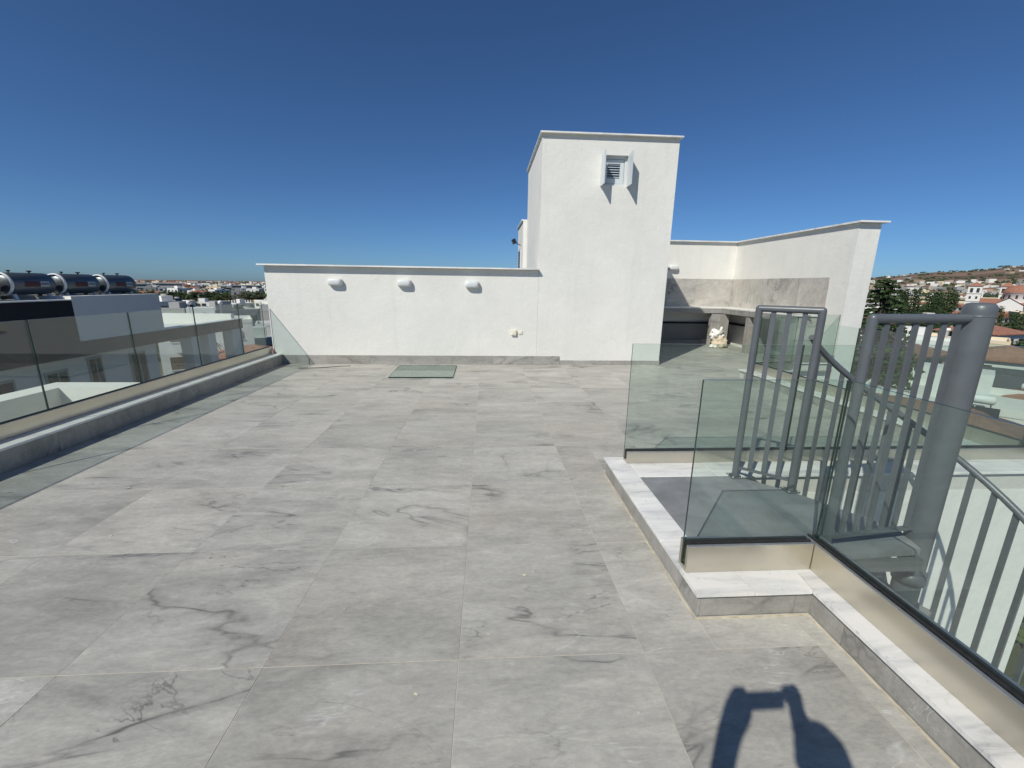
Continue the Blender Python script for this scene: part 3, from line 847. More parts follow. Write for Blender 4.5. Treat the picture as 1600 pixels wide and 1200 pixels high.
# ---------------------------------------------------------------- outdoor counter
CO = thing('outdoor_counter', 'L-shaped grey tiled outdoor counter with open bays below', 'counter', (5.0, 9.9, 0))
m = MB(); m.prism([(3.65, 9.6), (6.42, 9.6), (6.42, 6.80), (6.985, 6.80), (6.985, 10.185), (3.65, 10.185)], CT - .03, CT); m.build('countertop', 'white_marble', CO, bevel=.003)
m = MB(); m.prism([(3.65, 9.607), (6.427, 9.607), (6.427, 6.81), (6.44, 6.81), (6.44, 9.62), (3.65, 9.62)], CT - .15, CT - .031); m.build('apron', 'riser_marble', CO)
for b in ((6.20, 6.50, 9.63, 9.75), (6.44, 6.56, 9.40, 9.629), (3.66, 3.80, 9.63, 10.17)):
    part('pillar', 'riser_marble', CO, b[0], b[1], b[2], b[3], 0.001, CT - .031)
for y in (8.35, 6.83):
    part('pillar', 'riser_marble', CO, 6.445, 6.98, y, y + .14, 0.001, CT - .031)
part('base_plinth', 'grey_screed', CO, 3.82, 6.18, 9.95, 10.18, 0.001, 0.12)
part('back_board', 'grey_screed', CO, 3.82, 6.98, 10.15, 10.197, 0.121, 0.56)
part('pipe_chase', 'dark_gap', CO, 3.82, 6.98, 10.13, 10.192, 0.561, 0.61)
part('back_board', 'grey_screed', CO, 6.955, 6.985, 6.98, 8.34, 0.02, 0.56)
part('pipe_chase', 'dark_gap', CO, 6.94, 6.985, 8.5, 10.12, 0.561, 0.62)

# bundle on the counter
BU = thing('stick_bundle', 'loose bundle of dry sticks and rolled paper on the counter', 'bundle', (6.7, 7.4, CT))
for k in range(9):
    a = RNG.uniform(-0.25, 0.25); y = 7.15 + RNG.uniform(-.1, .55); x = 6.62 + RNG.uniform(-.08, .12); l = RNG.uniform(.25, .5); z = CT + .02 + RNG.uniform(0, .05)
    MB().tube([(x - sin(a) * l * .3, y - l, z), (x, y, z + .015), (x + sin(a) * l, y + l * .6, z + .005)], RNG.uniform(.006, .016), 6).build('stick', 'dry_wood', BU)
MB().tube([(6.58, 7.0, CT + .05), (6.72, 7.55, CT + .06)], .035, 12, caps=False).build('paper_roll', 'beige_sack', BU)

# sack in front of the corner pillar
def lump(c, r, seed, flat=0.0, nu=28, nv=16, amp=.22):
    vs, fs = [], []
    for i in range(nv + 1):
        ph = -pi / 2 + pi * i / nv
        for j in range(nu):
            th = 2 * pi * j / nu
            d = Vector((cos(th) * cos(ph), sin(th) * cos(ph), sin(ph)))
            k = 1 + amp * noise.noise(d * 1.7 + Vector((seed, 0, 0))) + amp * .55 * noise.noise(d * 4.5 + Vector((0, seed, 0)))
            p = Vector((c[0] + d.x * r[0] * k, c[1] + d.y * r[1] * k, c[2] + d.z * r[2] * k))
            p.z = max(p.z, flat)
            vs.append(p)
    for i in range(nv):
        for j in range(nu):
            fs.append((i * nu + j, i * nu + (j + 1) % nu, (i + 1) * nu + (j + 1) % nu, (i + 1) * nu + j))
    return vs, fs
SK = thing('rubble_sack', 'crumpled white and beige sacks standing before the counter corner', 'sack', (6.3, 9.35, 0))
MB().mesh(*lump((6.33, 9.34, .13), (.22, .17, .17), 3, 0.002, 40, 24, .34), 0, True).build('sack_body', 'beige_sack', SK)
MB().mesh(*lump((6.27, 9.38, .35), (.17, .13, .13), 9, .20, 40, 24, .75), 0, True).build('sack_top', 'white_sack', SK)
MB().mesh(*lump((6.33, 9.30, .47), (.05, .04, .07), 12, .40, 24, 14, .8), 0, True).build('sack_knot', 'white_sack', SK)
MB().mesh(*lump((6.14, 9.27, .04), (.09, .07, .05), 5, .002, 24, 14, .7), 0, True).build('loose_flap', 'white_sack', SK)

# spare glass sheet lying on the floor
GS = thing('glass_sheet', 'spare greenish glass pane lying flat on the floor by the wall', 'glass sheet', (-1, 6, 0))
m = MB(); V = [(-1.52, 5.49, .004), (-0.448, 5.49, .004), (-0.456, 6.57, .004), (-1.548, 6.57, .004)]; W = [(x, y, .022) for x, y, z in V]
m.mesh(V + W, [(0, 3, 2, 1), (4, 5, 6, 7)], 0); m.mesh(V + W, [(0, 1, 5, 4), (1, 2, 6, 5), (2, 3, 7, 6), (3, 0, 4, 7)], 1)
m.build('pane', ['tinted_glass', 'glass_edge'], GS, merge=True)
# cable on the floor near the left corner
tag(MB().tube([(-3.32, 6.30, .006), (-3.0, 6.34, .006), (-2.62, 6.50, .006), (-2.45, 6.53, .006)], .005, 6).build('thin_cable', 'phone_black'), 'thin dark cable lying on the tiles in the left corner', 'cable')

# pale chips scattered over the floor
ch = MB()
for k in range(170):
    x = RNG.uniform(-3.4, 1.1); y = RNG.uniform(-0.9, 6.4) if k % 3 else RNG.uniform(-.9, 2.5)
    a = RNG.uniform(0, pi); l = RNG.choice((.002, .003, .004, .005, .010)); w = l * RNG.uniform(.25, .6)
    z = .0022
    d = Vector((cos(a), sin(a), 0)) * l; n = Vector((-sin(a), cos(a), 0)) * w
    c = Vector((x, y, z))
    ch.face([c - d - n, c + d - n * .6, c + d * .8 + n, c - d * .7 + n + Vector((0, 0, .002))])
tag(ch.build('floor_debris', 'chip_pale'), 'tiny pale wood chips and paint flecks strewn over the grey tiles', 'debris', kind='stuff')

# ---------------------------------------------------------------- spiral stair
PC = Vector((2.65, 0.57, 0)); RH = 0.75
ST = thing('spiral_staircase', 'grey painted steel spiral staircase with tall landing gate rails', 'staircase', (PC.x, PC.y, -3.3))
MB().lathe([(0.0, 1.497), (0.035, 1.496), (0.055, 1.490), (0.064, 1.475), (0.066, 1.45), (0.066, -3.3)], PC, 40).build('centre_pole', 'grey_steel_paint', ST)
MB().lathe([(0.0662, 1.432), (0.0675, 1.430), (0.0675, 1.426), (0.0662, 1.424)], PC, 40).build('weld_seam', 'grey_steel_paint', ST)
m = MB(); m.prism([(1.283, 0.425), (1.94, 0.43), (2.56, 0.47), (2.62, 0.66), (2.31, 1.14), (2.04, 1.412), (1.283, 1.412)], 0.098, 0.136); m.build('landing_plate', 'landing_paint', ST, bevel=.002)
m = MB(); m.box(1.95, 2.54, .425, .455, .03, .097); m.build('landing_beam', 'grey_steel_paint', ST)
m = MB(); m.box(1.2, 1.9, .43, 1.40, .04, .0975); m.build('landing_beam', 'grey_steel_paint', ST)
def rz(deg): return 1.15 - (107 - deg) * 0.0093
def pol(deg, r, z): return Vector((PC.x + r * cos(radians(deg)), PC.y + r * sin(radians(deg)), z))
NT = 16; STEP = 22.5; RISE = 0.209
for k in range(NT):
    a1 = 118 - k * STEP + 1.5; a0 = 118 - (k + 1) * STEP - 1.5
    z = 0.136 - RISE * (k + 1)
    if z < -3.28: break
    mm = MB()
    pl = [pol(a1, .06, 0), pol(a1, RH + .02, 0)] + [pol(a1 + (a0 - a1) * t, RH + .02, 0) for t in (.33, .66)] + [pol(a0, RH + .02, 0), pol(a0, .06, 0)]
    pl = [(p.x, p.y) for p in pl][::-1]
    mm.prism(pl, z - .008, z)
    # folded lips
    for aa in (a0, a1):
        p, q = pol(aa, .07, z - .035), pol(aa, RH + .015, z - .035)
        d = (q - p)
        mm.obox((p + q) / 2, d, Vector((-d.y, d.x, 0)), (0, 0, 1), d.length / 2, .003, .028)
    mm.build('tread', 'landing_paint', ST)
    MB().lathe([(.0663, z - .07), (.078, z - .07), (.078, z + .001), (.0663, z + .001)], PC, 28).build('tread_collar', 'grey_steel_paint', ST)
# helical handrail and balusters
path = [pol(d, RH, rz(d)) for d in range(116, -246, -6)]
path = [p for p in path if p.z > -2.35]
MB().tube(path, .021, 12).build('handrail', 'grey_steel_paint', ST)
k = 0; d = 107.0
while rz(d) > -2.3:
    tk = int((118 - d) / STEP)
    zb = 0.136 - RISE * (tk + 1) - .03
    p = pol(d, RH, 0)
    rad = Vector((cos(radians(d)), sin(radians(d)), 0)); tan = Vector((-rad.y, rad.x, 0))
    zt = rz(d) - .012
    MB().obox((p.x, p.y, (zb + zt) / 2), tan, rad, (0, 0, 1), .0155, .006, (zt - zb) / 2).build('baluster', 'grey_steel_paint', ST)
    d -= 9.0; k += 1
# tall rail frames at the landing
P1, P2, P3 = Vector((2.03, 1.405, 0)), Vector((2.30, 1.165, 0)), Vector((2.005, 0.49, 0))
TOPZ = 1.415
def frame(a, b, to_pole, n):
    up = Vector((0, 0, 1))
    d = (b - a).normalized(); nn = Vector((-d.y, d.x, 0))
    e = b if not to_pole else b - d * .06
    pts = [a + up * .05, a + up * TOPZ, e + up * TOPZ]
    if not to_pole: pts.append(b + up * .05)
    fo = MB()
    fo.tube([a + up * .05, a + up * (TOPZ + .0)], .0235, 14)
    fo.tube([a + up * TOPZ - d * .0, e + up * TOPZ], .0235, 14)
    fo.lathe([(0, .0235), (.012, .0205), (.0203, .012), (.0235, 0), (.0203, -.012), (.012, -.0205), (0, -.0235)], a + up * TOPZ, 14)
    if not to_pole:
        fo.tube([b + up * .05, b + up * TOPZ], .0235, 14)
        fo.lathe([(0, .0235), (.012, .0205), (.0203, .012), (.0235, 0), (.0203, -.012), (.012, -.0205), (0, -.0235)], b + up * TOPZ, 14)
    fo.build('rail_frame', 'grey_steel_paint', ST)
    zb = 0.215
    MB().obox((a + e) / 2 + up * zb, d, nn, up, (e - a).length / 2 - .02, .016, .006).build('bottom_bar', 'grey_steel_paint', ST)
    for k in range(n):
        t = (k + 1) / (n + 1) if not to_pole else (k + 1) / (n + .62)
        c = a + (e - a) * t
        MB().obox(c + up * (zb + TOPZ) / 2, d, nn, up, .0150, .006, (TOPZ - zb) / 2 - .01).build('baluster', 'grey_steel_paint', ST)
for P in (P1, P2, P3):
    bp = MB().box(P.x - .045, P.x + .045, P.y - .045, P.y + .045, .137, .145).build('base_plate', 'grey_steel_paint', ST)
    MB().lathe([(.0236, .146), (.029, .1455), (.0245, .154), (.0236, .156)], (P.x, P.y, 0), 14).build('weld_bead', 'grey_steel_paint', ST)
    for sx in (-1, 1):
        for sy in (-1, 1):
            MB().lathe([(.007, .1455), (.007, .151), (.0, .152)], (P.x + sx * .034, P.y + sy * .034, 0), 6).build('bolt', 'aluminium_rim', bp)
frame(P1, P2, False, 3)
frame(P3, PC.copy(), True, 6)

# ================================================================== PHOTOGRAPHER (casts the shadow)
def skinned(name, chain, mat, parent, sub=2):
    """chain: list of (point, radius, parent index)"""
    me = bpy.data.meshes.new(name)
    org = WORLD[parent.name]
    me.from_pydata([tuple(Vector(p) - org) for p, r, k in chain], [(k, i) for i, (p, r, k) in enumerate(chain) if k is not None], [])
    me.materials.append(MATS[mat])
    o = link(bpy.data.objects.new(name, me), parent)
    md = o.modifiers.new('skin', 'SKIN'); md.use_smooth_shade = True
    for i, (p, r, k) in enumerate(chain):
        sv = me.skin_vertices[0].data[i]
        rr = r if hasattr(r, '__len__') else (r, r)
        sv.radius = rr
        sv.use_root = (i == 0)
    sb = o.modifiers.new('subd', 'SUBSURF'); sb.levels = sub; sb.render_levels = sub
    return o
PX, PY = 0.14, -1.92
PE = thing('person', 'photographer in a dark shirt holding up a phone with both hands', 'person', (PX, PY, 0))
B = [((PX, PY, .93), (.10, .075), None), ((PX, PY, 1.08), (.10, .07), 0), ((PX, PY + .01, 1.25), (.10, .075), 1), ((PX, PY + .03, 1.38), (.07, .055), 2),
     ((PX, PY + .07, 1.50), .052, 3), ((PX, PY + .15, 1.59), (.07, .085), 4), ((PX, PY + .17, 1.66), (.062, .075), 5),
     ((PX - .18, PY + .05, 1.41), .048, 3), ((-.11, -1.68, 1.17), .036, 7), ((-.025, -1.545, 1.32), .037, 8), ((-.012, -1.525, 1.44), .042, 9), ((.004, -1.522, 1.535), (.056, .027), 10), ((.012, -1.52, 1.625), (.040, .022), 11),
     ((PX + .18, PY + .05, 1.41), .048, 3), ((.38, -1.70, 1.17), .036, 13), ((.295, -1.56, 1.33), .037, 14), ((.266, -1.535, 1.43), .042, 15), ((.232, -1.522, 1.53), (.056, .027), 16), ((.220, -1.52, 1.625), (.040, .022), 17),
     ((PX - .08, PY, .84), .060, 0), ((PX - .11, PY + .02, .50), .050, 19), ((PX - .12, PY - .02, .12), .042, 20), ((PX - .12, PY + .0, .055), (.042, .042), 21), ((PX - .13, PY + .15, .04), (.036, .03), 22),
     ((PX + .08, PY, .84), .060, 0), ((PX + .11, PY + .02, .50), .050, 24), ((PX + .12, PY - .02, .12), .042, 25), ((PX + .12, PY + .0, .055), (.042, .042), 26), ((PX + .13, PY + .15, .04), (.036, .03), 27)]
body = skinned('body', B, 'skin', PE)
def fingers(base, side, top):
    for k, (l, dx) in enumerate(((.062, 0), (.072, 1), (.068, 2), (.055, 3))):
        o = Vector(base) + Vector((side * .004 * k, .004, .017 * (1.5 - dx)))
        skinned('finger', [(o, .0095, None), (o + Vector((-side * .006, l * .35, .004)), .009, 0), (o + Vector((side * .022, l * .55, .004)) * 1.0, .008, 1)], 'skin', PE, 1)
    o = Vector(base)
    skinned('thumb', [(o + Vector((0, -.01, -.01)), .011, None), (o + Vector((side * .02, -.014, .012)), .010, 0), (o + Vector((side * .042, -.012, .022)), .009, 1)], 'skin', PE, 1)
fingers((.020, -1.520, 1.565), 1, True)
fingers((.222, -1.520, 1.565), -1, True)
# head details
hx, hy, hz = PX, PY + .165, 1.605
MB().mesh(*lump((hx, hy, hz), (.070, .092, .108), 1, -9, amp=.03), 0, True).build('head', 'skin', PE)
vs, fs = lump((hx, hy - .012, hz + .014), (.075, .096, .104), 4, -9, amp=.05)
keep = [f for f in fs if sum(vs[i].z for i in f) / 4 > hz + .035 or (sum(vs[i].y for i in f) / 4 < hy - .03 and sum(vs[i].z for i in f) / 4 > hz - .06)]
MB().mesh(vs, keep, 0, True).build('hair', 'hair', PE)
MB().mesh(*lump((hx, hy + .1, hz - .012), (.014, .02, .022), 2, -9, 12, 8, .02), 0, True).build('nose', 'skin', PE)
for s in (-1, 1):
    MB().mesh(*lump((hx + s * .03, hy + .088, hz + .012), (.012, .008, .007), 2, -9, 12, 8, 0), 0, True).build('eye', 'window_dark', PE)
    MB().mesh(*lump((hx + s * .079, hy, hz), (.009, .02, .03), 2, -9, 12, 8, .05), 0, True).build('ear', 'skin', PE)
MB().mesh(*lump((hx, hy + .091, hz - .05), (.022, .006, .006), 2, -9, 12, 8, 0), 0, True).build('mouth', 'label_red', PE)
skinned('shirt', [((PX, PY, .80), (.17, .125), None), ((PX, PY, .92), (.165, .125), 0), ((PX, PY, 1.08), (.155, .12), 1), ((PX, PY + .01, 1.25), (.17, .125), 2), ((PX, PY + .03, 1.39), (.14, .105), 3), ((PX, PY + .06, 1.49), (.085, .08), 4),
                  ((PX - .18, PY + .05, 1.41), .080, 4), ((PX - .245, PY + .24, 1.18), .076, 6), ((-.035, -1.56, 1.36), .052, 7), ((PX + .18, PY + .05, 1.41), .080, 4), ((PX + .235, PY + .24, 1.18), .076, 9), ((.290, -1.57, 1.36), .054, 10)], 'shirt_navy', PE)
skinned('trousers', [((PX, PY, 1.02), (.13, .10), None), ((PX, PY, .90), (.145, .112), 0), ((PX - .09, PY, .74), (.085, .095), 1), ((PX - .11, PY + .02, .48), .075, 2), ((PX - .12, PY - .02, .16), .062, 3), ((PX - .12, PY - .02, .05), .062, 4),
                     ((PX + .09, PY, .74), (.085, .095), 1), ((PX + .11, PY + .02, .48), .075, 6), ((PX + .12, PY - .02, .16), .062, 7), ((PX + .12, PY - .02, .05), .062, 8)], 'trousers_beige', PE)
for s in (-1, 1):
    x = PX + s * .122
    MB().mesh(*lump((x + s * .006, PY + .07, .045), (.052, .145, .05), 7, .001, amp=.08), 0, True).build('shoe', 'shoe_dark', PE)
PH = thing('smartphone', 'black smartphone held level by the photographer', 'phone', (.12, -1.50, 1.55))
MB().box(.036, .200, -1.507, -1.498, 1.508, 1.594).build('phone_body', 'phone_black', PH, bevel=.003)
MB().lathe([(0, 0), (.006, 0), (.0065, .0025), (0, .0025)], (.1146, -1.498, 1.5491), 16, axis='y').build('lens', 'window_dark', PH)

# ================================================================== LOWER BALCONY PARAPET
LB = thing('balcony_parapet', 'white parapet of the lower balcony outside the left glass railing', 'parapet')
m = MB(); m.prism([(-6.86, -6.2), (-6.48, -6.2), (-6.48, 5.23), (-4.022, 5.23), (-4.022, 5.60), (-6.86, 5.60)], GZ, -0.10); m.build('parapet_wall', 'white_plaster', LB, bevel=.006)
part('balcony_floor', 'grey_screed', LB, -6.479, -4.022, -6.2, 5.229, GZ, -1.25)

# ================================================================== NEIGHBOUR BUILDING (left)
NBL = thing('neighbour_building', 'dark fasciaed modern building beyond the left railing with solar tanks on it', 'building', (-13, 5, GZ))
XF = -9.0
part('dark_wall', 'anthracite', NBL, -13.2, XF, -6, 8.50, 0.171, 1.075)
part('coping_stone', 'white_marble', NBL, -13.24, XF + .04, -6.04, 8.50, 1.076, 1.10)
part('roof_room', 'far_white', NBL, -13.2, XF - .002, 8.502, 11.05, 0.02, 1.165)
part('fascia', 'anthracite', NBL, -9.22, XF, -6, 14.92, -.17, 0.169)
part('fascia_coping', 'white_marble', NBL, -9.26, XF + .025, 11.055, 14.96, 0.171, 0.192)
part('fascia_coping', 'white_marble', NBL, XF + .001, XF + .025, 8.52, 11.054, 0.171, 0.192)
part('roof_slab', 'far_white', NBL, -17, -9.221, -6, 14.90, -.17, 0.019)
part('end_parapet', 'far_white', NBL, -17, -9.261, 14.70, 14.90, 0.02, 0.36)
part('wall', 'far_white', NBL, -17, -9.40, -6, 11.15, GZ, -.171)
for (ya, yb) in ((12.10, 12.47), (12.90, 13.30), (14.25, 14.88)):
    part('pillar', 'far_white', NBL, -9.37, -9.03, ya, yb, GZ, -.171)
for (ya, yb, za, zb) in ((10.22, 10.66, -2.9, -.42), (9.02, 9.30, -2.9, -.35), (8.0, 8.42, -2.6, -.5), (6.2, 7.3, -2.6, -.5), (4.0, 5.0, -2.2, -.8), (0.5, 2.2, -2.6, -.5)):
    f = part('window_frame', 'far_grey', NBL, -9.40, -9.372, ya - .05, yb + .05, za - .05, zb + .05)
    MB().box(-9.371, -9.362, ya, yb, za, zb).build('pane', 'window_dark', f)
    MB().box(-9.371, -9.350, (ya + yb) / 2 - .015, (ya + yb) / 2 + .015, za, zb).build('mullion', 'far_grey', f)
LBL = ['solar water heater at the far end of the rooftop row, beside the grey roof room', 'second solar water heater from the far end of the rooftop row', 'third solar water heater from the far end, above the dark wall', 'nearest solar water heater of the rooftop row, cut by the left picture edge', 'solar water heater tank just outside the left picture edge']
for k in range(5):
    y0 = 9.96 - k * 1.10; y1 = y0 + .98; xc = -9.62; zc = 1.418; r = .228
    zr = 1.165 if y0 > 8.5 else 1.10
    t = thing('solar_water_heater', LBL[k], 'water heater', (xc, y0 + .49, zr), 'steel solar water heaters in a row on the neighbour roof')
    prof = [(0, y0), (r * .55, y0 + .012), (r * .85, y0 + .045), (r, y0 + .10), (r, y0 + .49), (r, y1 - .10), (r * .85, y1 - .045), (r * .55, y1 - .012), (0, y1)]
    MB().lathe(prof, (xc, 0, zc), 28, axis='y').build('tank', 'tank_steel', t)
    MB().lathe([(r * .93, y0 - .002), (r + .006, y0 + .02), (r + .006, y0 + .045), (r + .001, y0 + .05)], (xc, 0, zc), 28, axis='y').build('end_cap', 'tank_white', t)
    def curved(ya, yb, a0, a1, mat, nm, rr):
        vs, fs = [], []
        for i in range(5):
            a = radians(a0 + (a1 - a0) * i / 4)
            for y in (ya, yb): vs.append((xc + rr * cos(a), y, zc + rr * sin(a)))
        for i in range(4): fs.append((2 * i, 2 * i + 1, 2 * i + 3, 2 * i + 2))
        return MB().mesh(vs, fs).build(nm, mat, t)
    curved(y0 + .26, y0 + .56, -14, 14, 'label_red', 'label', r + .003)
    lp = curved(y0 + .575, y0 + .76, -14, 14, 'label_pale', 'label', r + .003)
    g = MB()
    for q in range(7):
        yy = y0 + .59 + q * .023
        g.box(xc + r + .0032, xc + r + .0045, yy, yy + .013, zc - .018 + (q % 3) * .004, zc + .02)
    g.build('lettering', 'anthracite', lp)
    for yy, s in ((y0 + .22, .022), (y0 + .62, .03)):
        MB().lathe([(0, .0), (s * .5, .0), (s * .5, .03), (s * 1.4, .032), (s * 1.4, .055), (0, .058)], (xc, yy, zc + r - .008), 12).build('valve', 'anthracite', t)
    for yy in (y0 + .14, y1 - .14):
        MB().obox((xc - .1, yy, (zr + zc - r) / 2 + .03), (1, 0, 0), (0, 1, 0), (.35, 0, 1), .02, .03, (zc - r - zr) / 2 + .05).build('stand_leg', 'anthracite', t)
        MB().obox((xc + .1, yy, (zr + zc - r) / 2 + .03), (1, 0, 0), (0, 1, 0), (-.35, 0, 1), .02, .03, (zc - r - zr) / 2 + .05).build('stand_leg', 'tank_white', t)
    MB().obox((xc - .95, y0 + .49, zr + .20), (0, 1, 0), (1, 0, .38), (-.38, 0, 1), .46, .62, .04).build('collector', 'collector_dark', t)

# ================================================================== TREES
def leaf_blob(m, c, r, n, s, rng, squash=.85):
    for _ in range(n):
        d = Vector((rng.gauss(0, 1), rng.gauss(0, 1), rng.gauss(0, 1))).normalized()
        q = Vector(c) + Vector((d.x * r, d.y * r, d.z * r * squash)) * (rng.random() ** .38)
        nrm = (d + Vector((rng.uniform(-.8, .8), rng.uniform(-.8, .8), rng.uniform(-.3, 1)))).normalized()
        a = nrm.cross(Vector((rng.random(), rng.random(), rng.random() + .1))).normalized()
        b = nrm.cross(a)
        k = s * rng.uniform(.6, 1.3)
        m.face([q - a * k - b * k * .55, q + a * k - b * k * .4, q + b * k * .9])

def tree_meshes(kind, seed):
    rng = random.Random(seed)
    m = MB(); t = MB()
    if kind == 'broad':
        h = 1.0
        t.tube([(0, 0, 0), (.01, 0, .25), (.0, .02, .5)], [.035, .026, .015], 7)
        for k in range(5):
            a = rng.uniform(0, 2 * pi)
            t.tube([(0, .01, .28 + .04 * k), (.12 * cos(a), .12 * sin(a), .45 + .05 * k), (.25 * cos(a), .25 * sin(a), .6 + .05 * k)], [.014, .009, .004], 5)
        for k in range(15):
            a = rng.uniform(0, 2 * pi); q = rng.uniform(0, .34)
            leaf_blob(m, (q * cos(a), q * sin(a), rng.uniform(.42, .86)), rng.uniform(.10, .19), 85, .030, rng)
    elif kind == 'wide':
        t.tube([(0, 0, 0), (.01, 0, .4)], [.04, .02], 7)
        for k in range(18):
            a = rng.uniform(0, 2 * pi); q = rng.uniform(0, .55)
            leaf_blob(m, (q * cos(a), q * sin(a), rng.uniform(.35, .75)), rng.uniform(.12, .2), 75, .034, rng, .7)
    elif kind == 'cypress':
        t.tube([(0, 0, 0), (0, 0, .7)], [.025, .008], 6)
        for k in range(20):
            z = .06 + .90 * k / 20
            r = .13 * (sin(pi * min(1, .18 + .82 * (1 - z))) ** .7) * rng.uniform(.85, 1.1)
            leaf_blob(m, (rng.uniform(-.02, .02), rng.uniform(-.02, .02), z), max(.025, r), 55, .022, rng, 1.3)
    elif kind == 'conifer':
        t.tube([(0, 0, 0), (0, 0, .98)], [.022, .003], 7)
        for k in range(34):
            z = .16 + .82 * k / 34
            R = .30 * (1 - z) ** .85 + .008
            for j in range(9):
                a = rng.uniform(0, 2 * pi)
                L_ = R * rng.uniform(.75, 1.12)
                for q in range(4):
                    f = (q + 1) / 4
                    leaf_blob(m, (cos(a) * L_ * f, sin(a) * L_ * f, z - .05 * f * (1 - z) + .01), .028 * (1.15 - f * .5) * (1.3 - z), 9, .011, rng, .6)
                t.tube([(0, 0, z), (cos(a) * L_ * .8, sin(a) * L_ * .8, z - .03)], [.003, .001], 3)
    elif kind == 'palm':
        t.tube([(0, 0, 0), (.02, 0, .4), (.0, .01, .8)], [.03, .022, .022], 7)
        for k in range(22):
            a = rng.uniform(0, 2 * pi); up = rng.uniform(-.2, .9)
            prev = Vector((0, .01, .8))
            for q in range(5):
                d = Vector((cos(a), sin(a), up - q * .38)).normalized() * .085
                n = Vector((-sin(a), cos(a), 0)) * .028
                m.face([prev - n, prev + d - n * .7, prev + d + n * .7, prev + n])
                prev = prev + d
    return m, t
PROTO = {}
for kind, seeds, mats in (('broad', (1, 2, 3), ('leaf_dark', 'leaf_mid', 'leaf_olive')), ('wide', (4, 5), ('leaf_dark', 'leaf_olive')), ('cypress', (6,), ('leaf_dark',)), ('conifer', (8,), ('leaf_dark',)), ('palm', (9,), ('leaf_mid',))):
    for sd, mt in zip(seeds, mats):
        a, b = tree_meshes(kind, sd)
        PROTO.setdefault(kind, []).append((a.data('crown', mt), b.data('trunk', 'bark')))
TREEN = {'broad': 'leafy_tree', 'wide': 'spreading_tree', 'cypress': 'cypress_tree', 'conifer': 'conifer_tree', 'palm': 'palm_tree'}
def tree(kind, i, x, y, h, label, group=None, wide=1.0, z=None):
    if group:
        size = 'small ' if h < 6 else ('tall ' if h > 7.6 else '')
        label = size + {'broad': ('dark leafy', 'bright leafy', 'olive toned')[i % 3], 'wide': ('dark spreading', 'olive spreading', 'dark spreading')[i % 3], 'cypress': 'pointed cypress', 'conifer': 'conifer', 'palm': 'palm'}[kind] + ' ' + label
    cr, tr = PROTO[kind][i % len(PROTO[kind])]
    z = ground_z(x, y) - .1 if z is None else z
    o = bpy.data.objects.new(TREEN[kind], None); link(o)
    o.location = (x, y, z); o.rotation_euler = (0, 0, RNG.uniform(0, 6.28)); o.scale = (h * wide, h * wide, h)
    tag(o, label, 'tree', group)
    c = bpy.data.objects.new('crown', cr); link(c, o)
    t = bpy.data.objects.new('trunk', tr); link(t, o)
    return o

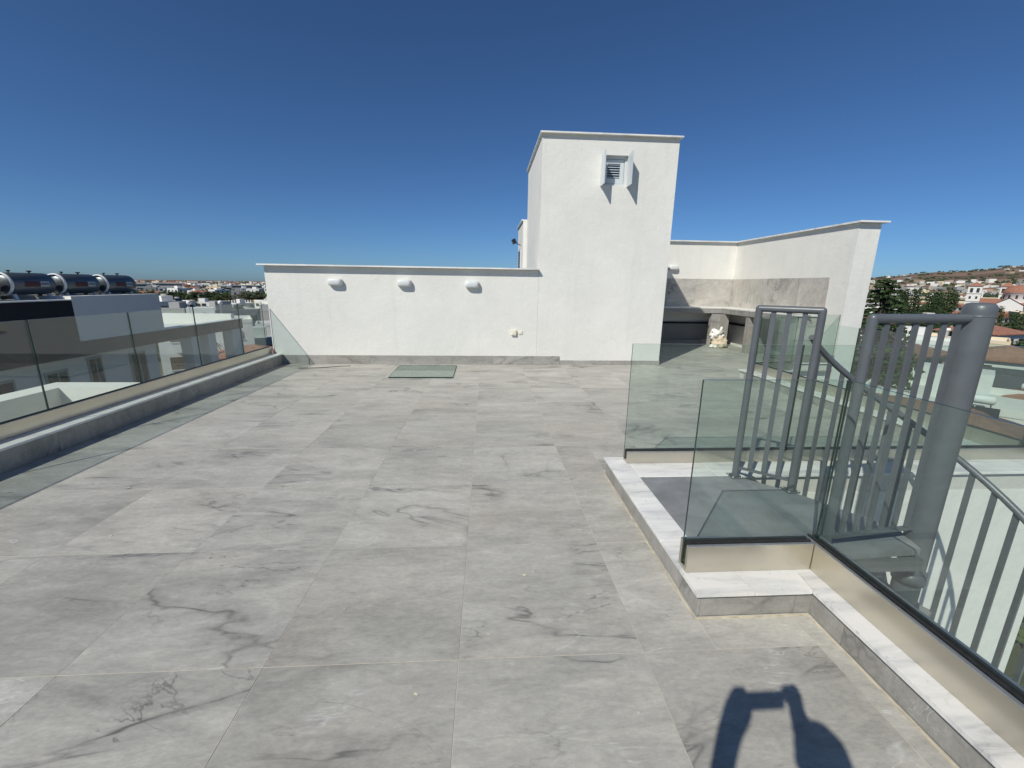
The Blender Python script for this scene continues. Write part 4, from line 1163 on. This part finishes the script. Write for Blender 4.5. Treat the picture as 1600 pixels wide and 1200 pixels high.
# ================================================================== HOUSES
def house(w, d, h, roof, wallm, roofm, label, x, y, rot=0, group=None, windows=2, z=None, name='house', storeys=2, wmat='window_dark', rh=1.6, tank=False, balcony=False):
    t = thing(name, label, 'house', (0, 0, 0), group)
    WORLD[t.name] = Vector((0, 0, 0))
    b = MB().box(-w / 2, w / 2, -d / 2, d / 2, -3, h)
    b.build('wall', wallm, t)
    if roof == 'flat':
        p = MB()
        for q in ((-w / 2 - .05, w / 2 + .05, -d / 2 - .05, -d / 2 + .15), (-w / 2 - .05, w / 2 + .05, d / 2 - .15, d / 2 + .05), (-w / 2 - .05, -w / 2 + .15, -d / 2 + .15, d / 2 - .15), (w / 2 - .15, w / 2 + .05, -d / 2 + .15, d / 2 - .15)):
            p.box(q[0], q[1], q[2], q[3], h + .002, h + .55)
        rf = p.build('roof_parapet', wallm, t)
        MB().box(-w / 2 + .151, w / 2 - .151, -d / 2 + .151, d / 2 - .151, h + .001, h + .06).build('roof', roofm, t)
        MB().box(-w * .2, w * .1, -d * .1, d * .25, h + .061, h + 2.2).build('stair_head', wallm, t)
    else:
        e = .5
        W, D = w / 2 + e, d / 2 + e
        m = MB()
        if roof == 'hip':
            k = max(0.1, W - D)
            vs = [(-W, -D, h), (W, -D, h), (W, D, h), (-W, D, h), (-k, 0, h + rh), (k, 0, h + rh), (-W, -D, h - .18), (W, -D, h - .18), (W, D, h - .18), (-W, D, h - .18)]
            fs = [(0, 1, 5, 4), (1, 2, 5), (2, 3, 4, 5), (3, 0, 4), (6, 9, 8, 7), (0, 6, 7, 1), (1, 7, 8, 2), (2, 8, 9, 3), (3, 9, 6, 0)]
        else:
            vs = [(-W, -D, h), (W, -D, h), (W, D, h), (-W, D, h), (-W, 0, h + rh), (W, 0, h + rh), (-W, -D, h - .15), (W, -D, h - .15), (W, D, h - .15), (-W, D, h - .15)]
            fs = [(0, 1, 5, 4), (2, 3, 4, 5), (6, 9, 8, 7), (0, 6, 7, 1), (1, 7, 8, 2, 5), (2, 8, 9, 3), (3, 9, 6, 0, 4)]
        m.mesh(vs, fs).build('roof', roofm, t)
    st = h / storeys
    nwx = max(1, int(w / 3.2)); nwy = max(1, int(d / 3.5))
    wm = MB() if windows == 1 else None
    for lv in range(storeys):
        zz = h - st * (lv + .5)
        spots = [(-w / 2 + w * (i + .5) / nwx, s * (d / 2 + .02), 'x') for i in range(nwx) for s in (-1, 1)] + [(s * (w / 2 + .02), -d / 2 + d * (i + .5) / nwy, 'y') for i in range(nwy) for s in (-1, 1)]
        for (a, c, ax) in spots:
            ww = .6 if (int(abs(a * 7 + c * 3)) + lv) % 3 else .95
            hh = .62 if lv < storeys - 1 or int(abs(a * 5)) % 2 else .95
            bx = (a - ww, a + ww, c - .03, c + .03, zz - hh, zz + hh) if ax == 'x' else (a - .03, a + .03, c - ww, c + ww, zz - hh, zz + hh)
            if windows == 1:
                wm.box(*bx)
            elif windows == 2:
                f = MB().box(*bx).build('window', wmat, t)
                s1 = math.copysign(1, c if ax == 'x' else a)
                if ax == 'x': MB().box(a - ww - .08, a + ww + .08, c + s1 * .0, c + s1 * .10, zz - hh - .1, zz - hh - .001).build('sill', wallm, f)
                else: MB().box(a + s1 * .0, a + s1 * .10, c - ww - .08, c + ww + .08, zz - hh - .1, zz - hh - .001).build('sill', wallm, f)
    if windows == 1:
        tag(wm.build('windows', wmat, t), kind='stuff')
    if balcony:
        bb = MB().box(-w * .35, w * .35, -d / 2 - 1.4, -d / 2 - .03, h * .5 - .15, h * .5).build('balcony', wallm, t)
        MB().box(-w * .35, w * .35, -d / 2 - 1.4, -d / 2 - 1.28, h * .5 + .001, h * .5 + 1.0).build('balcony_front', wallm, bb)
    if tank:
        tk = MB().lathe([(0, -.7), (.2, -.68), (.27, -.6), (.27, .6), (.2, .68), (0, .7)], (w * .2, -d * .1, h + 1.5), 16, axis='x').build('water_tank', 'tank_white', t)
        MB().box(w * .2 - .5, w * .2 + .5, -d * .1 - .1, -d * .1 + .1, h + .06, h + 1.25).build('tank_stand', 'far_grey', tk)
        MB().obox((w * .2, -d * .1 - .9, h + .75), (1, 0, 0), (0, 1, .8), (0, -.8, 1), .9, .75, .04).build('solar_panel', 'collector_dark', tk)
    t.location = (x, y, ground_z(x, y) if z is None else z)
    t.rotation_euler = (0, 0, radians(rot))
    return t

def copy_tree(o, label=None):
    c = o.copy(); C.objects.link(c)
    if label: c['label'] = label
    for ch in list(o.children):
        k = ch.copy(); C.objects.link(k); k.parent = c
        for g in list(ch.children):
            q = g.copy(); C.objects.link(q); q.parent = k
    return c

KEEP = []   # (x, y, r) reserved spots
def free(x, y, r):
    return all((x - a) ** 2 + (y - b) ** 2 > (r + c) ** 2 for a, b, c in KEEP)
def reserve(x, y, r): KEEP.append((x, y, r))

# --- named houses, right side
house(17, 10, 5.3, 'hip', 'far_white', 'roof_brown', 'nearest house on the right, with a long brown tiled hip roof', 25.6, 23.0, 130, rh=2.3, tank=False); reserve(25.6, 23, 11)
h4 = house(9, 8, 6.6, 'flat', 'far_white', 'far_white', 'flat white roofed house behind the brown roofed house', 33.5, 25.8, 128, tank=False); reserve(33.5, 25.8, 7)
house(15, 8, 5.2, 'hip', 'far_pale_green', 'roof_slate', 'pale grey green bungalow with a dark slate hip roof', 53.5, 37.0, 126, rh=1.3, storeys=1); reserve(53.5, 37, 10)
house(9, 8, 5.8, 'hip', 'far_cream', 'roof_terracotta', 'low house with orange terracotta roof at the right picture edge', 40.8, 24.6, 120, rh=1.7); reserve(40.8, 24.6, 7)
house(18, 9, 3.4, 'gable', 'far_grey', 'far_grey', 'long grey shed with a pale low gable roof among the trees', 117, 84, 128, windows=1, storeys=1, rh=.9, name='shed'); reserve(117, 84, 14)
HT = thing('solar_water_heater', 'white tank with two dark collector panels on the flat white roof', 'water heater', (29.4, 21.0, -6.0))
ux = Vector((.61, -.79, 0)); uy = Vector((-.79, -.61, 0))
cc = Vector((29.4, 21.0, -.3))
MB().tube([cc - ux * .78 + Vector((0, 0, -4.35)), cc - ux * .7 + Vector((0, 0, -4.35)), cc + ux * .7 + Vector((0, 0, -4.35)), cc + ux * .78 + Vector((0, 0, -4.35))], [.14, .27, .27, .14], 18).build('tank', 'tank_white', HT)
MB().tube([cc - ux * .4 + Vector((0, 0, -4.85)), cc + ux * .4 + Vector((0, 0, -4.85))], .14, 12).build('small_tank', 'tank_steel', HT)
for s in (-1, 1):
    MB().obox(cc + uy * 1.1 + ux * s * .52 + Vector((0, 0, -5.25)), ux, uy * 1.0 + Vector((0, 0, -.75)), Vector((0, 0, 1)) + uy * .75, .49, .85, .04).build('collector', 'collector_dark', HT)
    MB().tube([cc + ux * s * .6 + Vector((0, 0, -4.4)), cc + ux * s * .75 + uy * .1 + Vector((0, 0, -5.72))], .025, 6).build('stand_leg', 'tank_steel', HT)
    MB().tube([cc + ux * s * .6 + Vector((0, 0, -4.6)), cc + ux * s * .75 + uy * 1.7 + Vector((0, 0, -5.72))], .02, 6).build('stand_leg', 'tank_steel', HT)
# named houses seen between the stair rails
spec = [(31, 34, 8, 7, 5.0, 'flat', 'far_cream', 'far_white', 'cream flat roofed house seen between the stair rails, nearest', 35),
        (41, 44, 9, 8, 5.6, 'hip', 'far_white', 'roof_terracotta', 'white house with orange roof seen between the stair rails', 125),
        (43, 36.5, 7, 7, 5.0, 'flat', 'far_white', 'far_grey', 'white cube house left of the grey green bungalow', 130),
        (55, 52, 9, 9, 6.2, 'hip', 'far_cream', 'roof_brown', 'cream two storey house with brown roof beyond the stair rails', 20),
        (66, 60, 10, 8, 6.5, 'flat', 'far_white', 'far_white', 'white two storey flat house beyond the brown roofed cream house', 125),
        (70, 50, 9, 8, 5.6, 'hip', 'far_white', 'roof_terracotta', 'white villa with bright orange roof left of the thick pole', 40),
        (82, 66, 11, 9, 6.0, 'flat', 'far_cream', 'far_white', 'wide cream house beyond the orange villa', 128),
        (84, 84, 10, 9, 6.0, 'hip', 'far_white', 'roof_brown', 'white house with brown hip roof below the dark conifer', 125),
        (98, 76, 10, 9, 6.5, 'hip', 'far_white', 'roof_terracotta', 'white house with terracotta roof before the tree belt', 15),
        (48, 29.5, 8, 6, 4.5, 'flat', 'far_white', 'far_grey', 'low white annex beside the slate roofed bungalow', 120)]
for (x, y, w, d, h, rf, wm_, rm, lab, rot) in spec:
    house(w, d, h, rf, wm_, rm, lab, x, y, rot, tank=(rf == 'flat')); reserve(x, y, max(w, d) * .62)
tag(MB().prism([(96, 70), (112, 76), (106, 84), (92, 78)], GZ + 1.8, GZ + 1.9).build('shade_net', 'green_net'), 'dark green shade net over a yard near the grey shed', 'net'); reserve(102, 77, 10)

# --- named houses, left side
house(12, 9, 7.6, 'flat', 'far_white', 'far_white', 'tall pale house directly beyond the neighbour veranda', -44.5, 69, 30, storeys=2, wmat='shutter_brown', balcony=True); reserve(-44.5, 69, 9)
house(8, 7, 3.6, 'hip', 'far_cream', 'roof_terracotta', 'small house with terracotta roof seen through the veranda', -35, 63, 30, storeys=1, wmat='shutter_brown', rh=1.2); reserve(-35, 63, 7)
house(9, 8, 4.8, 'flat', 'far_white', 'far_grey', 'white flat house low beside the dry field', -45.5, 95, 25, storeys=1); reserve(-45.5, 95, 8)
house(8, 7, 3.5, 'flat', 'far_pale_green', 'far_white', 'pale low house in front of the dry field', -42, 80, 25, storeys=1); reserve(-42, 80, 7)
tag(MB().prism([(-48, 98), (-64, 112), (-112, 192), (-78, 205)], GZ + .02, GZ + .06).build('dry_field', 'dry_grass'), kind='structure')
for k, (x, y) in enumerate(((-45.2, 66.5), (-41.0, 67.2))):
    t = thing('roof_ball', ('white ball on a short pole over the pale house, left one', 'white ball on a short pole over the pale house, right one')[k], 'ball', (x, y, -4.8), 'white balls on poles')
    MB().tube([(x, y, -4.8), (x, y, -2.1)], .05, 8).build('pole', 'far_grey', t)
    MB().mesh(*lump((x, y, -1.78), (.33, .33, .33), 1, -99, 20, 12, 0), 0, True).build('ball', 'tank_white', t)
# post fence in the distance
FE = thing('post_fence', 'long distant fence of pale and orange posts before the tree belt', 'fence', (-150, 240, GZ))
pa, pb = Vector((-186, 222, 0)), Vector((-118, 262, 0))
for k in range(62):
    p = pa.lerp(pb, k / 61); zc = ground_z(p.x, p.y)
    MB().box(p.x - .28, p.x + .28, p.y - .2, p.y + .2, zc, zc + 3.4).build('post', 'orange_paint' if k % 5 == 2 and k > 25 else 'far_white', FE)
MB().obox((pa + pb) / 2 + Vector((0, .6, GZ + 1.4)), pb - pa, Vector((-(pb - pa).y, (pb - pa).x, 0)), (0, 0, 1), (pb - pa).length / 2, .1, 1.2).build('netting', 'far_grey', FE)
# office blocks
def block(x, y, w, d, h, label, mat='far_white', rot=0, bands=3):
    t = thing('office_block', label, 'building', (0, 0, 0)); WORLD[t.name] = Vector((0, 0, 0))
    MB().box(-w / 2, w / 2, -d / 2, d / 2, -4, h).build('wall', mat, t)
    MB().box(-w / 2 - .4, w / 2 + .4, -d / 2 - .4, d / 2 + .4, h + .01, h + .6).build('roof', mat, t)
    for k in range(bands):
        MB().box(-w / 2 + .8, w / 2 - .8, -d / 2 - .08, d / 2 + .08, h * (k + .35) / bands, h * (k + .72) / bands).build('window_band', 'window_dark', t)
    t.location = (x, y, ground_z(x, y)); t.rotation_euler = (0, 0, radians(rot)); reserve(x, y, max(w, d) * .7)
block(-372, 482, 24, 14, 9, 'white office block, leftmost in the distant left town', 'far_pale_green', 35)
block(-352, 498, 26, 14, 10, 'white banded office block next to the leftmost one', 'far_white', 35)
block(-340, 620, 60, 25, 7, 'long low white warehouse in the middle of the distant left town', 'far_white', 28, 1)
block(-258, 480, 28, 14, 9, 'grey banded apartment block near the left end of the low wall', 'far_grey', 28, 3)
block(-225, 500, 26, 14, 10, 'white banded apartment block partly behind the low wall end', 'far_white', 28, 3)
for k, (x, y) in enumerate(((330, 300), (352, 300), (318, 318), (372, 292))):
    block(x, y, 20, 12, 9, ('cream apartment block left of the church, front left', 'cream apartment block left of the church, front right', 'cream apartment block behind the dark conifer', 'cream apartment block nearest the church')[k], 'far_cream', 130, 3)

# ---------------------------------------------------------------- church
CH = thing('church', 'white church with red dome and two red capped bell towers', 'church', (0, 0, 0)); WORLD[CH.name] = Vector((0, 0, 0))
def bell_tower(cx, cy, h, w=4.4):
    m = MB().box(cx - w / 2, cx + w / 2, cy - w / 2, cy + w / 2, -3, h).build('bell_tower', 'far_white', CH)
    MB().mesh([(cx - w / 2 - .4, cy - w / 2 - .4, h), (cx + w / 2 + .4, cy - w / 2 - .4, h), (cx + w / 2 + .4, cy + w / 2 + .4, h), (cx - w / 2 - .4, cy + w / 2 + .4, h), (cx, cy, h + 2.0)], [(0, 1, 4), (1, 2, 4), (2, 3, 4), (3, 0, 4), (3, 2, 1, 0)]).build('tower_roof', 'roof_terracotta', m)
    for s in (-1, 1):
        for q in (-1, 1):
            for (zz, ww, hh) in ((h - 1.9, .5, 1.0), (h - 5.2, .35, .6), (h - 8.6, .35, .6)):
                MB().box(cx + s * 1.05 - ww, cx + s * 1.05 + ww, cy + q * w / 2 - .06, cy + q * w / 2 + .06, zz - hh, zz + hh).build('opening', 'window_dark', m)
                MB().box(cx + q * w / 2 - .06, cx + q * w / 2 + .06, cy + s * 1.05 - ww, cy + s * 1.05 + ww, zz - hh, zz + hh).build('opening', 'window_dark', m)
    for zz in (h - 3.4, h - 6.9):
        MB().box(cx - w / 2 - .15, cx + w / 2 + .15, cy - w / 2 - .15, cy + w / 2 + .15, zz - .12, zz + .12).build('cornice', 'far_grey', m)
bell_tower(-6.3, -3, 17.2, 4.6); bell_tower(3.6, 8, 17.2, 4.2)
MB().box(-3.9, 17, -7, 7, -3, 8.5).build('nave', 'far_white', CH)
MB().mesh([(-3.9, -7.6, 8.5), (17.5, -7.6, 8.5), (17.5, 7.6, 8.5), (-3.9, 7.6, 8.5), (-3.9, 0, 11.6), (17.5, 0, 11.6)], [(0, 1, 5, 4), (2, 3, 4, 5), (1, 2, 5), (3, 0, 4), (3, 2, 1, 0)]).build('nave_roof', 'roof_terracotta', CH)
MB().mesh([(0.5, -11, -3), (9.5, -11, -3), (9.5, -7.01, -3), (.5, -7.01, -3), (.5, -11, 9), (9.5, -11, 9), (9.5, -7.01, 9), (.5, -7.01, 9), (5, -11, 12), (5, -7.01, 12)], [(0, 1, 5, 8, 4), (1, 2, 6, 5), (3, 0, 4, 7), (2, 3, 7, 9, 6)]).build('transept', 'far_white', CH)
MB().mesh([(0, -11.4, 8.9), (5, -11.4, 12.25), (5, -2, 12.25), (0, -2, 8.9), (10, -11.4, 8.9), (10, -2, 8.9)], [(0, 1, 2, 3), (1, 4, 5, 2)]).build('transept_roof', 'roof_terracotta', CH)
MB().lathe([(4.4, 10), (4.4, 14.2), (4.7, 14.3), (4.7, 14.5)], (7, 0, 0), 28).build('drum', 'far_white', CH)
MB().lathe([(4.8, 14.5), (4.5, 15.4), (3.5, 16.7), (2.0, 17.6), (0, 18.0)], (7, 0, 0), 28).build('dome', 'roof_terracotta', CH)
for k in range(12):
    a = 2 * pi * k / 12
    MB().obox((7 + 4.4 * cos(a), 4.4 * sin(a), 12.6), (-sin(a), cos(a), 0), (cos(a), sin(a), 0), (0, 0, 1), .35, .06, .8).build('drum_window', 'window_dark', CH)
MB().box(-3, 18, -15, -11.02, -3, 4.5).build('aisle', 'far_white', CH)
MB().mesh([(-3.5, -15.5, 4.5), (18.5, -15.5, 4.5), (18.5, -10.9, 6.4), (-3.5, -10.9, 6.4)], [(0, 1, 2, 3)]).build('aisle_roof', 'roof_terracotta', CH)
for k in range(6):
    MB().box(-1.5 + k * 3.4, -.3 + k * 3.4, -15.08, -15.0, 1.6, 3.4).build('window', 'window_dark', CH)
CH.location = (236.5, 184.5, GZ - .5); CH.rotation_euler = (0, 0, radians(-52)); reserve(238, 184, 26)

# ---------------------------------------------------------------- hero trees
tree('conifer', 0, 31.6, 30.6, 15.3, 'tall dark conifer just right of the tall white corner wall', wide=1.15, z=GZ); reserve(30.8, 31.2, 4)
tree('broad', 1, 33.0, 30.6, 13.3, 'green leafy tree touching the right side of the dark conifer', wide=.40, z=GZ)
tree('broad', 0, 38.5, 37.5, 9.0, 'dark leafy tree behind the conifer and its green neighbour', wide=.7, z=GZ)
tree('wide', 0, 27.5, 29.5, 9.5, 'low spreading tree at the foot of the dark conifer', wide=.8, z=GZ)
tree('broad', 0, 24.0, 27.0, 8.5, 'dense dark tree near the base of the tall corner wall', wide=.9, z=GZ)
tree('palm', 0, -39.5, 60.5, 6.5, 'palm tree in front of the pale house beyond the veranda', wide=.7)
tree('palm', 0, -37.2, 60.0, 4.5, 'smaller palm tree right of the taller palm by the pale house', wide=.8)
for (x, y, h, lab) in ((47, 40.5, 7, 'round green tree between the cube house and the bungalow'), (61, 44, 6, 'dark tree behind the slate roofed bungalow'), (75, 58, 7, 'bushy tree behind the orange roofed villa'), (36, 40, 7, 'tree between the cream and the orange roofed houses')):
    tree('broad', int(x) % 3, x, y, h, lab, wide=.8); reserve(x, y, 3)

# ---------------------------------------------------------------- tree belts and town
def polar(az, r): return r * sin(radians(az)), r * cos(radians(az))
n = 0
while n < 44:
    az = RNG.uniform(-42, -22); r = RNG.uniform(285, 350)
    x, y = polar(az, r)
    if not free(x, y, 3): continue
    tree(RNG.choice(('broad', 'wide', 'broad')), RNG.randrange(3), x, y, RNG.uniform(6, 10), 'tree in the belt behind the post fence on the left', 'trees of the belt behind the post fence', RNG.uniform(.9, 1.4)); reserve(x, y, 3); n += 1
n = 0
while n < 60:
    az = RNG.uniform(44, 60); r = RNG.uniform(160, 232) if n < 42 else RNG.uniform(235, 290)
    x, y = polar(az, r)
    if not free(x, y, 3.5): continue
    tree(RNG.choice(('broad', 'wide', 'broad', 'cypress')), RNG.randrange(3), x, y, RNG.uniform(5.5, 9), 'tree in the belt between the near houses and the church', 'trees of the belt before the church', RNG.uniform(.9, 1.3)); reserve(x, y, 3.5); n += 1
for k in range(14):
    az = RNG.uniform(45.5, 49.8); r = RNG.uniform(245, 330); x, y = polar(az, r)
    tree('cypress', 0, x, y, RNG.uniform(11, 16), 'tree left of the church', 'cypresses left of the church', 1.2)

GL = {('flat', 'far_white'): 'small white flat roofed house', ('flat', 'far_cream'): 'small cream flat roofed house', ('hip', 'far_white'): 'small white house with a red tiled roof', ('hip', 'far_cream'): 'small cream house with a brown tiled roof', ('gable', 'far_white'): 'white house with a red gabled roof', ('flat', 'far_grey'): 'small grey flat roofed house'}
PH_ = []
for (rf, wm_, rm, w, d, h) in (('flat', 'far_white', 'far_white', 11, 9, 6.2), ('flat', 'far_white', 'far_grey', 9, 8, 3.4), ('hip', 'far_white', 'roof_terracotta', 11, 9, 5.4), ('flat', 'far_cream', 'far_white', 13, 9, 6.4), ('hip', 'far_cream', 'roof_brown', 10, 9, 5.6), ('gable', 'far_white', 'roof_terracotta', 12, 8, 5.0), ('flat', 'far_grey', 'far_grey', 10, 9, 6.0)):
    PH_.append([rf, wm_, rm, w, d, h, None])
def town_house(side, x, y):
    q = RNG.choice(PH_[:2] * 3 + PH_ + PH_[6:] if side == 'left' else PH_ + PH_[:2] + PH_[3:4])
    base = GL[(q[0], q[1])]
    lab = base + (' in the distant left town' if side == 'left' else ' in the right hand town')
    grp = base + 's, ' + side + ' town'
    if q[6] is None:
        q[6] = house(q[3], q[4], q[5], q[0], q[1], q[2], lab, x, y, RNG.uniform(0, 180), grp, windows=1, tank=(q[0] == 'flat' and q[5] > 5))
        o = q[6]
    else:
        o = copy_tree(q[6], lab); o.location = (x, y, ground_z(x, y)); o['group'] = grp
    o.rotation_euler = (0, 0, RNG.uniform(0, pi)); s = RNG.uniform(.85, 1.25); o.scale = (s, s, RNG.uniform(.85, 1.15))
def scatter(side, n, a0, a1, r0, r1, pw=1.0):
    k = 0; tries = 0
    while k < n and tries < 6000:
        tries += 1
        az = RNG.uniform(a0, a1); r = r0 + (r1 - r0) * RNG.random() ** pw
        x, y = polar(az, r)
        if not free(x, y, 6.5): continue
        town_house(side, x, y); reserve(x, y, 6.5); k += 1
scatter('left', 12, -40, -24, 110, 270)
scatter('left', 104, -41, -23, 360, 950, .9)
scatter('right', 22, 42, 60, 62, 160)
scatter('right', 22, 42, 58, 235, 320)
scatter('right', 84, 40, 58, 330, 1100, .9)
# individually visible street trees among them
for side, a0, a1, r0, r1, cnt in (('left', -41, -23, 60, 280, 26), ('left', -41, -23, 360, 800, 60), ('right', 41, 60, 50, 160, 34), ('right', 41, 58, 300, 800, 70)):
    k = 0; tries = 0
    while k < cnt and tries < 3000:
        tries += 1
        x, y = polar(RNG.uniform(a0, a1), RNG.uniform(r0, r1))
        if not free(x, y, 2.5): continue
        if side == 'left' and -115 < x < -45 and 95 < y < 205: continue
        tree(RNG.choice(('broad', 'wide', 'broad', 'cypress')), RNG.randrange(3), x, y, RNG.uniform(4, 8), ('tree between the houses of the distant left town' if side == 'left' else 'tree between the houses of the right hand town'), side + ' town trees', RNG.uniform(.9, 1.3)); reserve(x, y, 2.5); k += 1

# far town and far woods that nobody could count
ft = MB()
cols = {0: 'far_white', 1: 'far_cream', 2: 'roof_terracotta', 3: 'far_grey', 4: 'far_tan'}
for k in range(6000):
    left = k % 2 == 0
    az = RNG.uniform(-55, -12) if left else RNG.uniform(22, 100)
    r = 950 * (5.6 if left else 4.2) ** (RNG.random() ** 1.25)
    if not left and RNG.random() < .35 + smooth((r - 1500) / 2500) * .6: continue
    x, y = polar(az, r)
    c_ = noise.noise(Vector((x * .0022, y * .0022, 5)))
    if c_ < -.12: continue
    w, d, h = RNG.uniform(4, 10), RNG.uniform(4, 8), RNG.choice((3.5, 6, 6.5, 9))
    if RNG.random() < .04: w *= 3; d *= 2
    zc = ground_z(x, y); a = RNG.uniform(0, pi)
    mi = RNG.choice((0, 0, 0, 1, 3, 4, 0, 3, 4))
    ft.obox((x, y, zc + h / 2 - .5), (cos(a), sin(a), 0), (-sin(a), cos(a), 0), (0, 0, 1), w, d, h / 2 + .5, mi)
    if RNG.random() < .14:
        ft.mesh([(x + (w * cos(a) * i - d * sin(a) * j) * 1.08, y + (w * sin(a) * i + d * cos(a) * j) * 1.08, zc + h) for i, j in ((-1, -1), (1, -1), (1, 1), (-1, 1))] + [(x, y, zc + h + 2)], [(0, 1, 4), (1, 2, 4), (2, 3, 4), (3, 0, 4)], 2)
tag(ft.build('distant_town', [cols[i] for i in range(5)]), 'countless small houses of the far town up to the horizon', 'town', kind='stuff')
fw = MB()
ico = [(0, 0, 1), (.894, 0, .447), (.276, .851, .447), (-.724, .526, .447), (-.724, -.526, .447), (.276, -.851, .447), (.724, .526, -.2), (-.276, .851, -.2), (-.894, 0, -.2), (-.276, -.851, -.2), (.724, -.526, -.2)]
icf = [(0, 1, 2), (0, 2, 3), (0, 3, 4), (0, 4, 5), (0, 5, 1), (1, 6, 2), (2, 7, 3), (3, 8, 4), (4, 9, 5), (5, 10, 1), (6, 7, 2), (7, 8, 3), (8, 9, 4), (9, 10, 5), (10, 6, 1)]
for k in range(26000):
    left = k % 2 == 0
    az = RNG.uniform(-58, -10) if left else RNG.uniform(18, 105)
    r = 380 * (16 if left else 13) ** (RNG.random() ** 1.1)
    x, y = polar(az, r)
    c_ = noise.noise(Vector((x * .0031 + 7, y * .0031, 1))) + .5 * noise.noise(Vector((x * .012, y * .012, 9)))
    if c_ < -.16 + (.30 if (not left and r > 2300) else (-.2 if not left else 0)): continue
    if r < 1100 and not free(x, y, 2): continue
    s = RNG.uniform(2.2, 4.2) * (1 + r / 3500); zc = ground_z(x, y)
    j = [RNG.uniform(.7, 1.25) for _ in range(11)]
    fw.mesh([(x + a * s * q, y + b * s * q, zc + 1.2 + c * s * q * .8) for (a, b, c), q in zip(ico, j)], icf, k % 3 // 1 if k % 3 < 2 else 0)
tag(fw.build('distant_woods', ['leaf_dark', 'leaf_olive']), 'countless dark trees and scrub of the far plain and hills', 'woods', kind='stuff')
# light low scrub and gardens close by
gs = MB()
for k in range(2600):
    left = k % 2 == 0
    x, y = polar(RNG.uniform(-45, -18) if left else RNG.uniform(30, 64), RNG.uniform(24, 330))
    if not free(x, y, 1): continue
    if left and noise.noise(Vector((x * .03, y * .03, 2))) < -.1: continue
    if -115 < x < -45 and 95 < y < 205: continue
    if x < 8 and y < 18: continue
    s = RNG.uniform(.5, 1.5)
    for q in range(7):
        c0 = Vector((x + RNG.uniform(-s, s), y + RNG.uniform(-s, s), ground_z(x, y) + RNG.uniform(0, s)))
        leaf_blob(gs, c0, s * .6, 5, .22, RNG)
tag(gs.build('garden_scrub', 'leaf_mid'), 'low garden shrubs and scrub between the houses below', 'scrub', kind='stuff')
# streets
for pts in (((-25, 20), (-70, 130), 5), ((20, 60), (150, 60), 6), ((60, 20), (80, 200), 6)):
    a, b, w = Vector((*pts[0], 0)), Vector((*pts[1], 0)), pts[2]
    n_ = Vector((-(b - a).y, (b - a).x, 0)).normalized() * w / 2
    tag(MB().prism([tuple((a - n_).xy), tuple((b - n_).xy), tuple((b + n_).xy), tuple((a + n_).xy)], GZ + .01, GZ + .03).build('street', 'asphalt'), kind='structure')
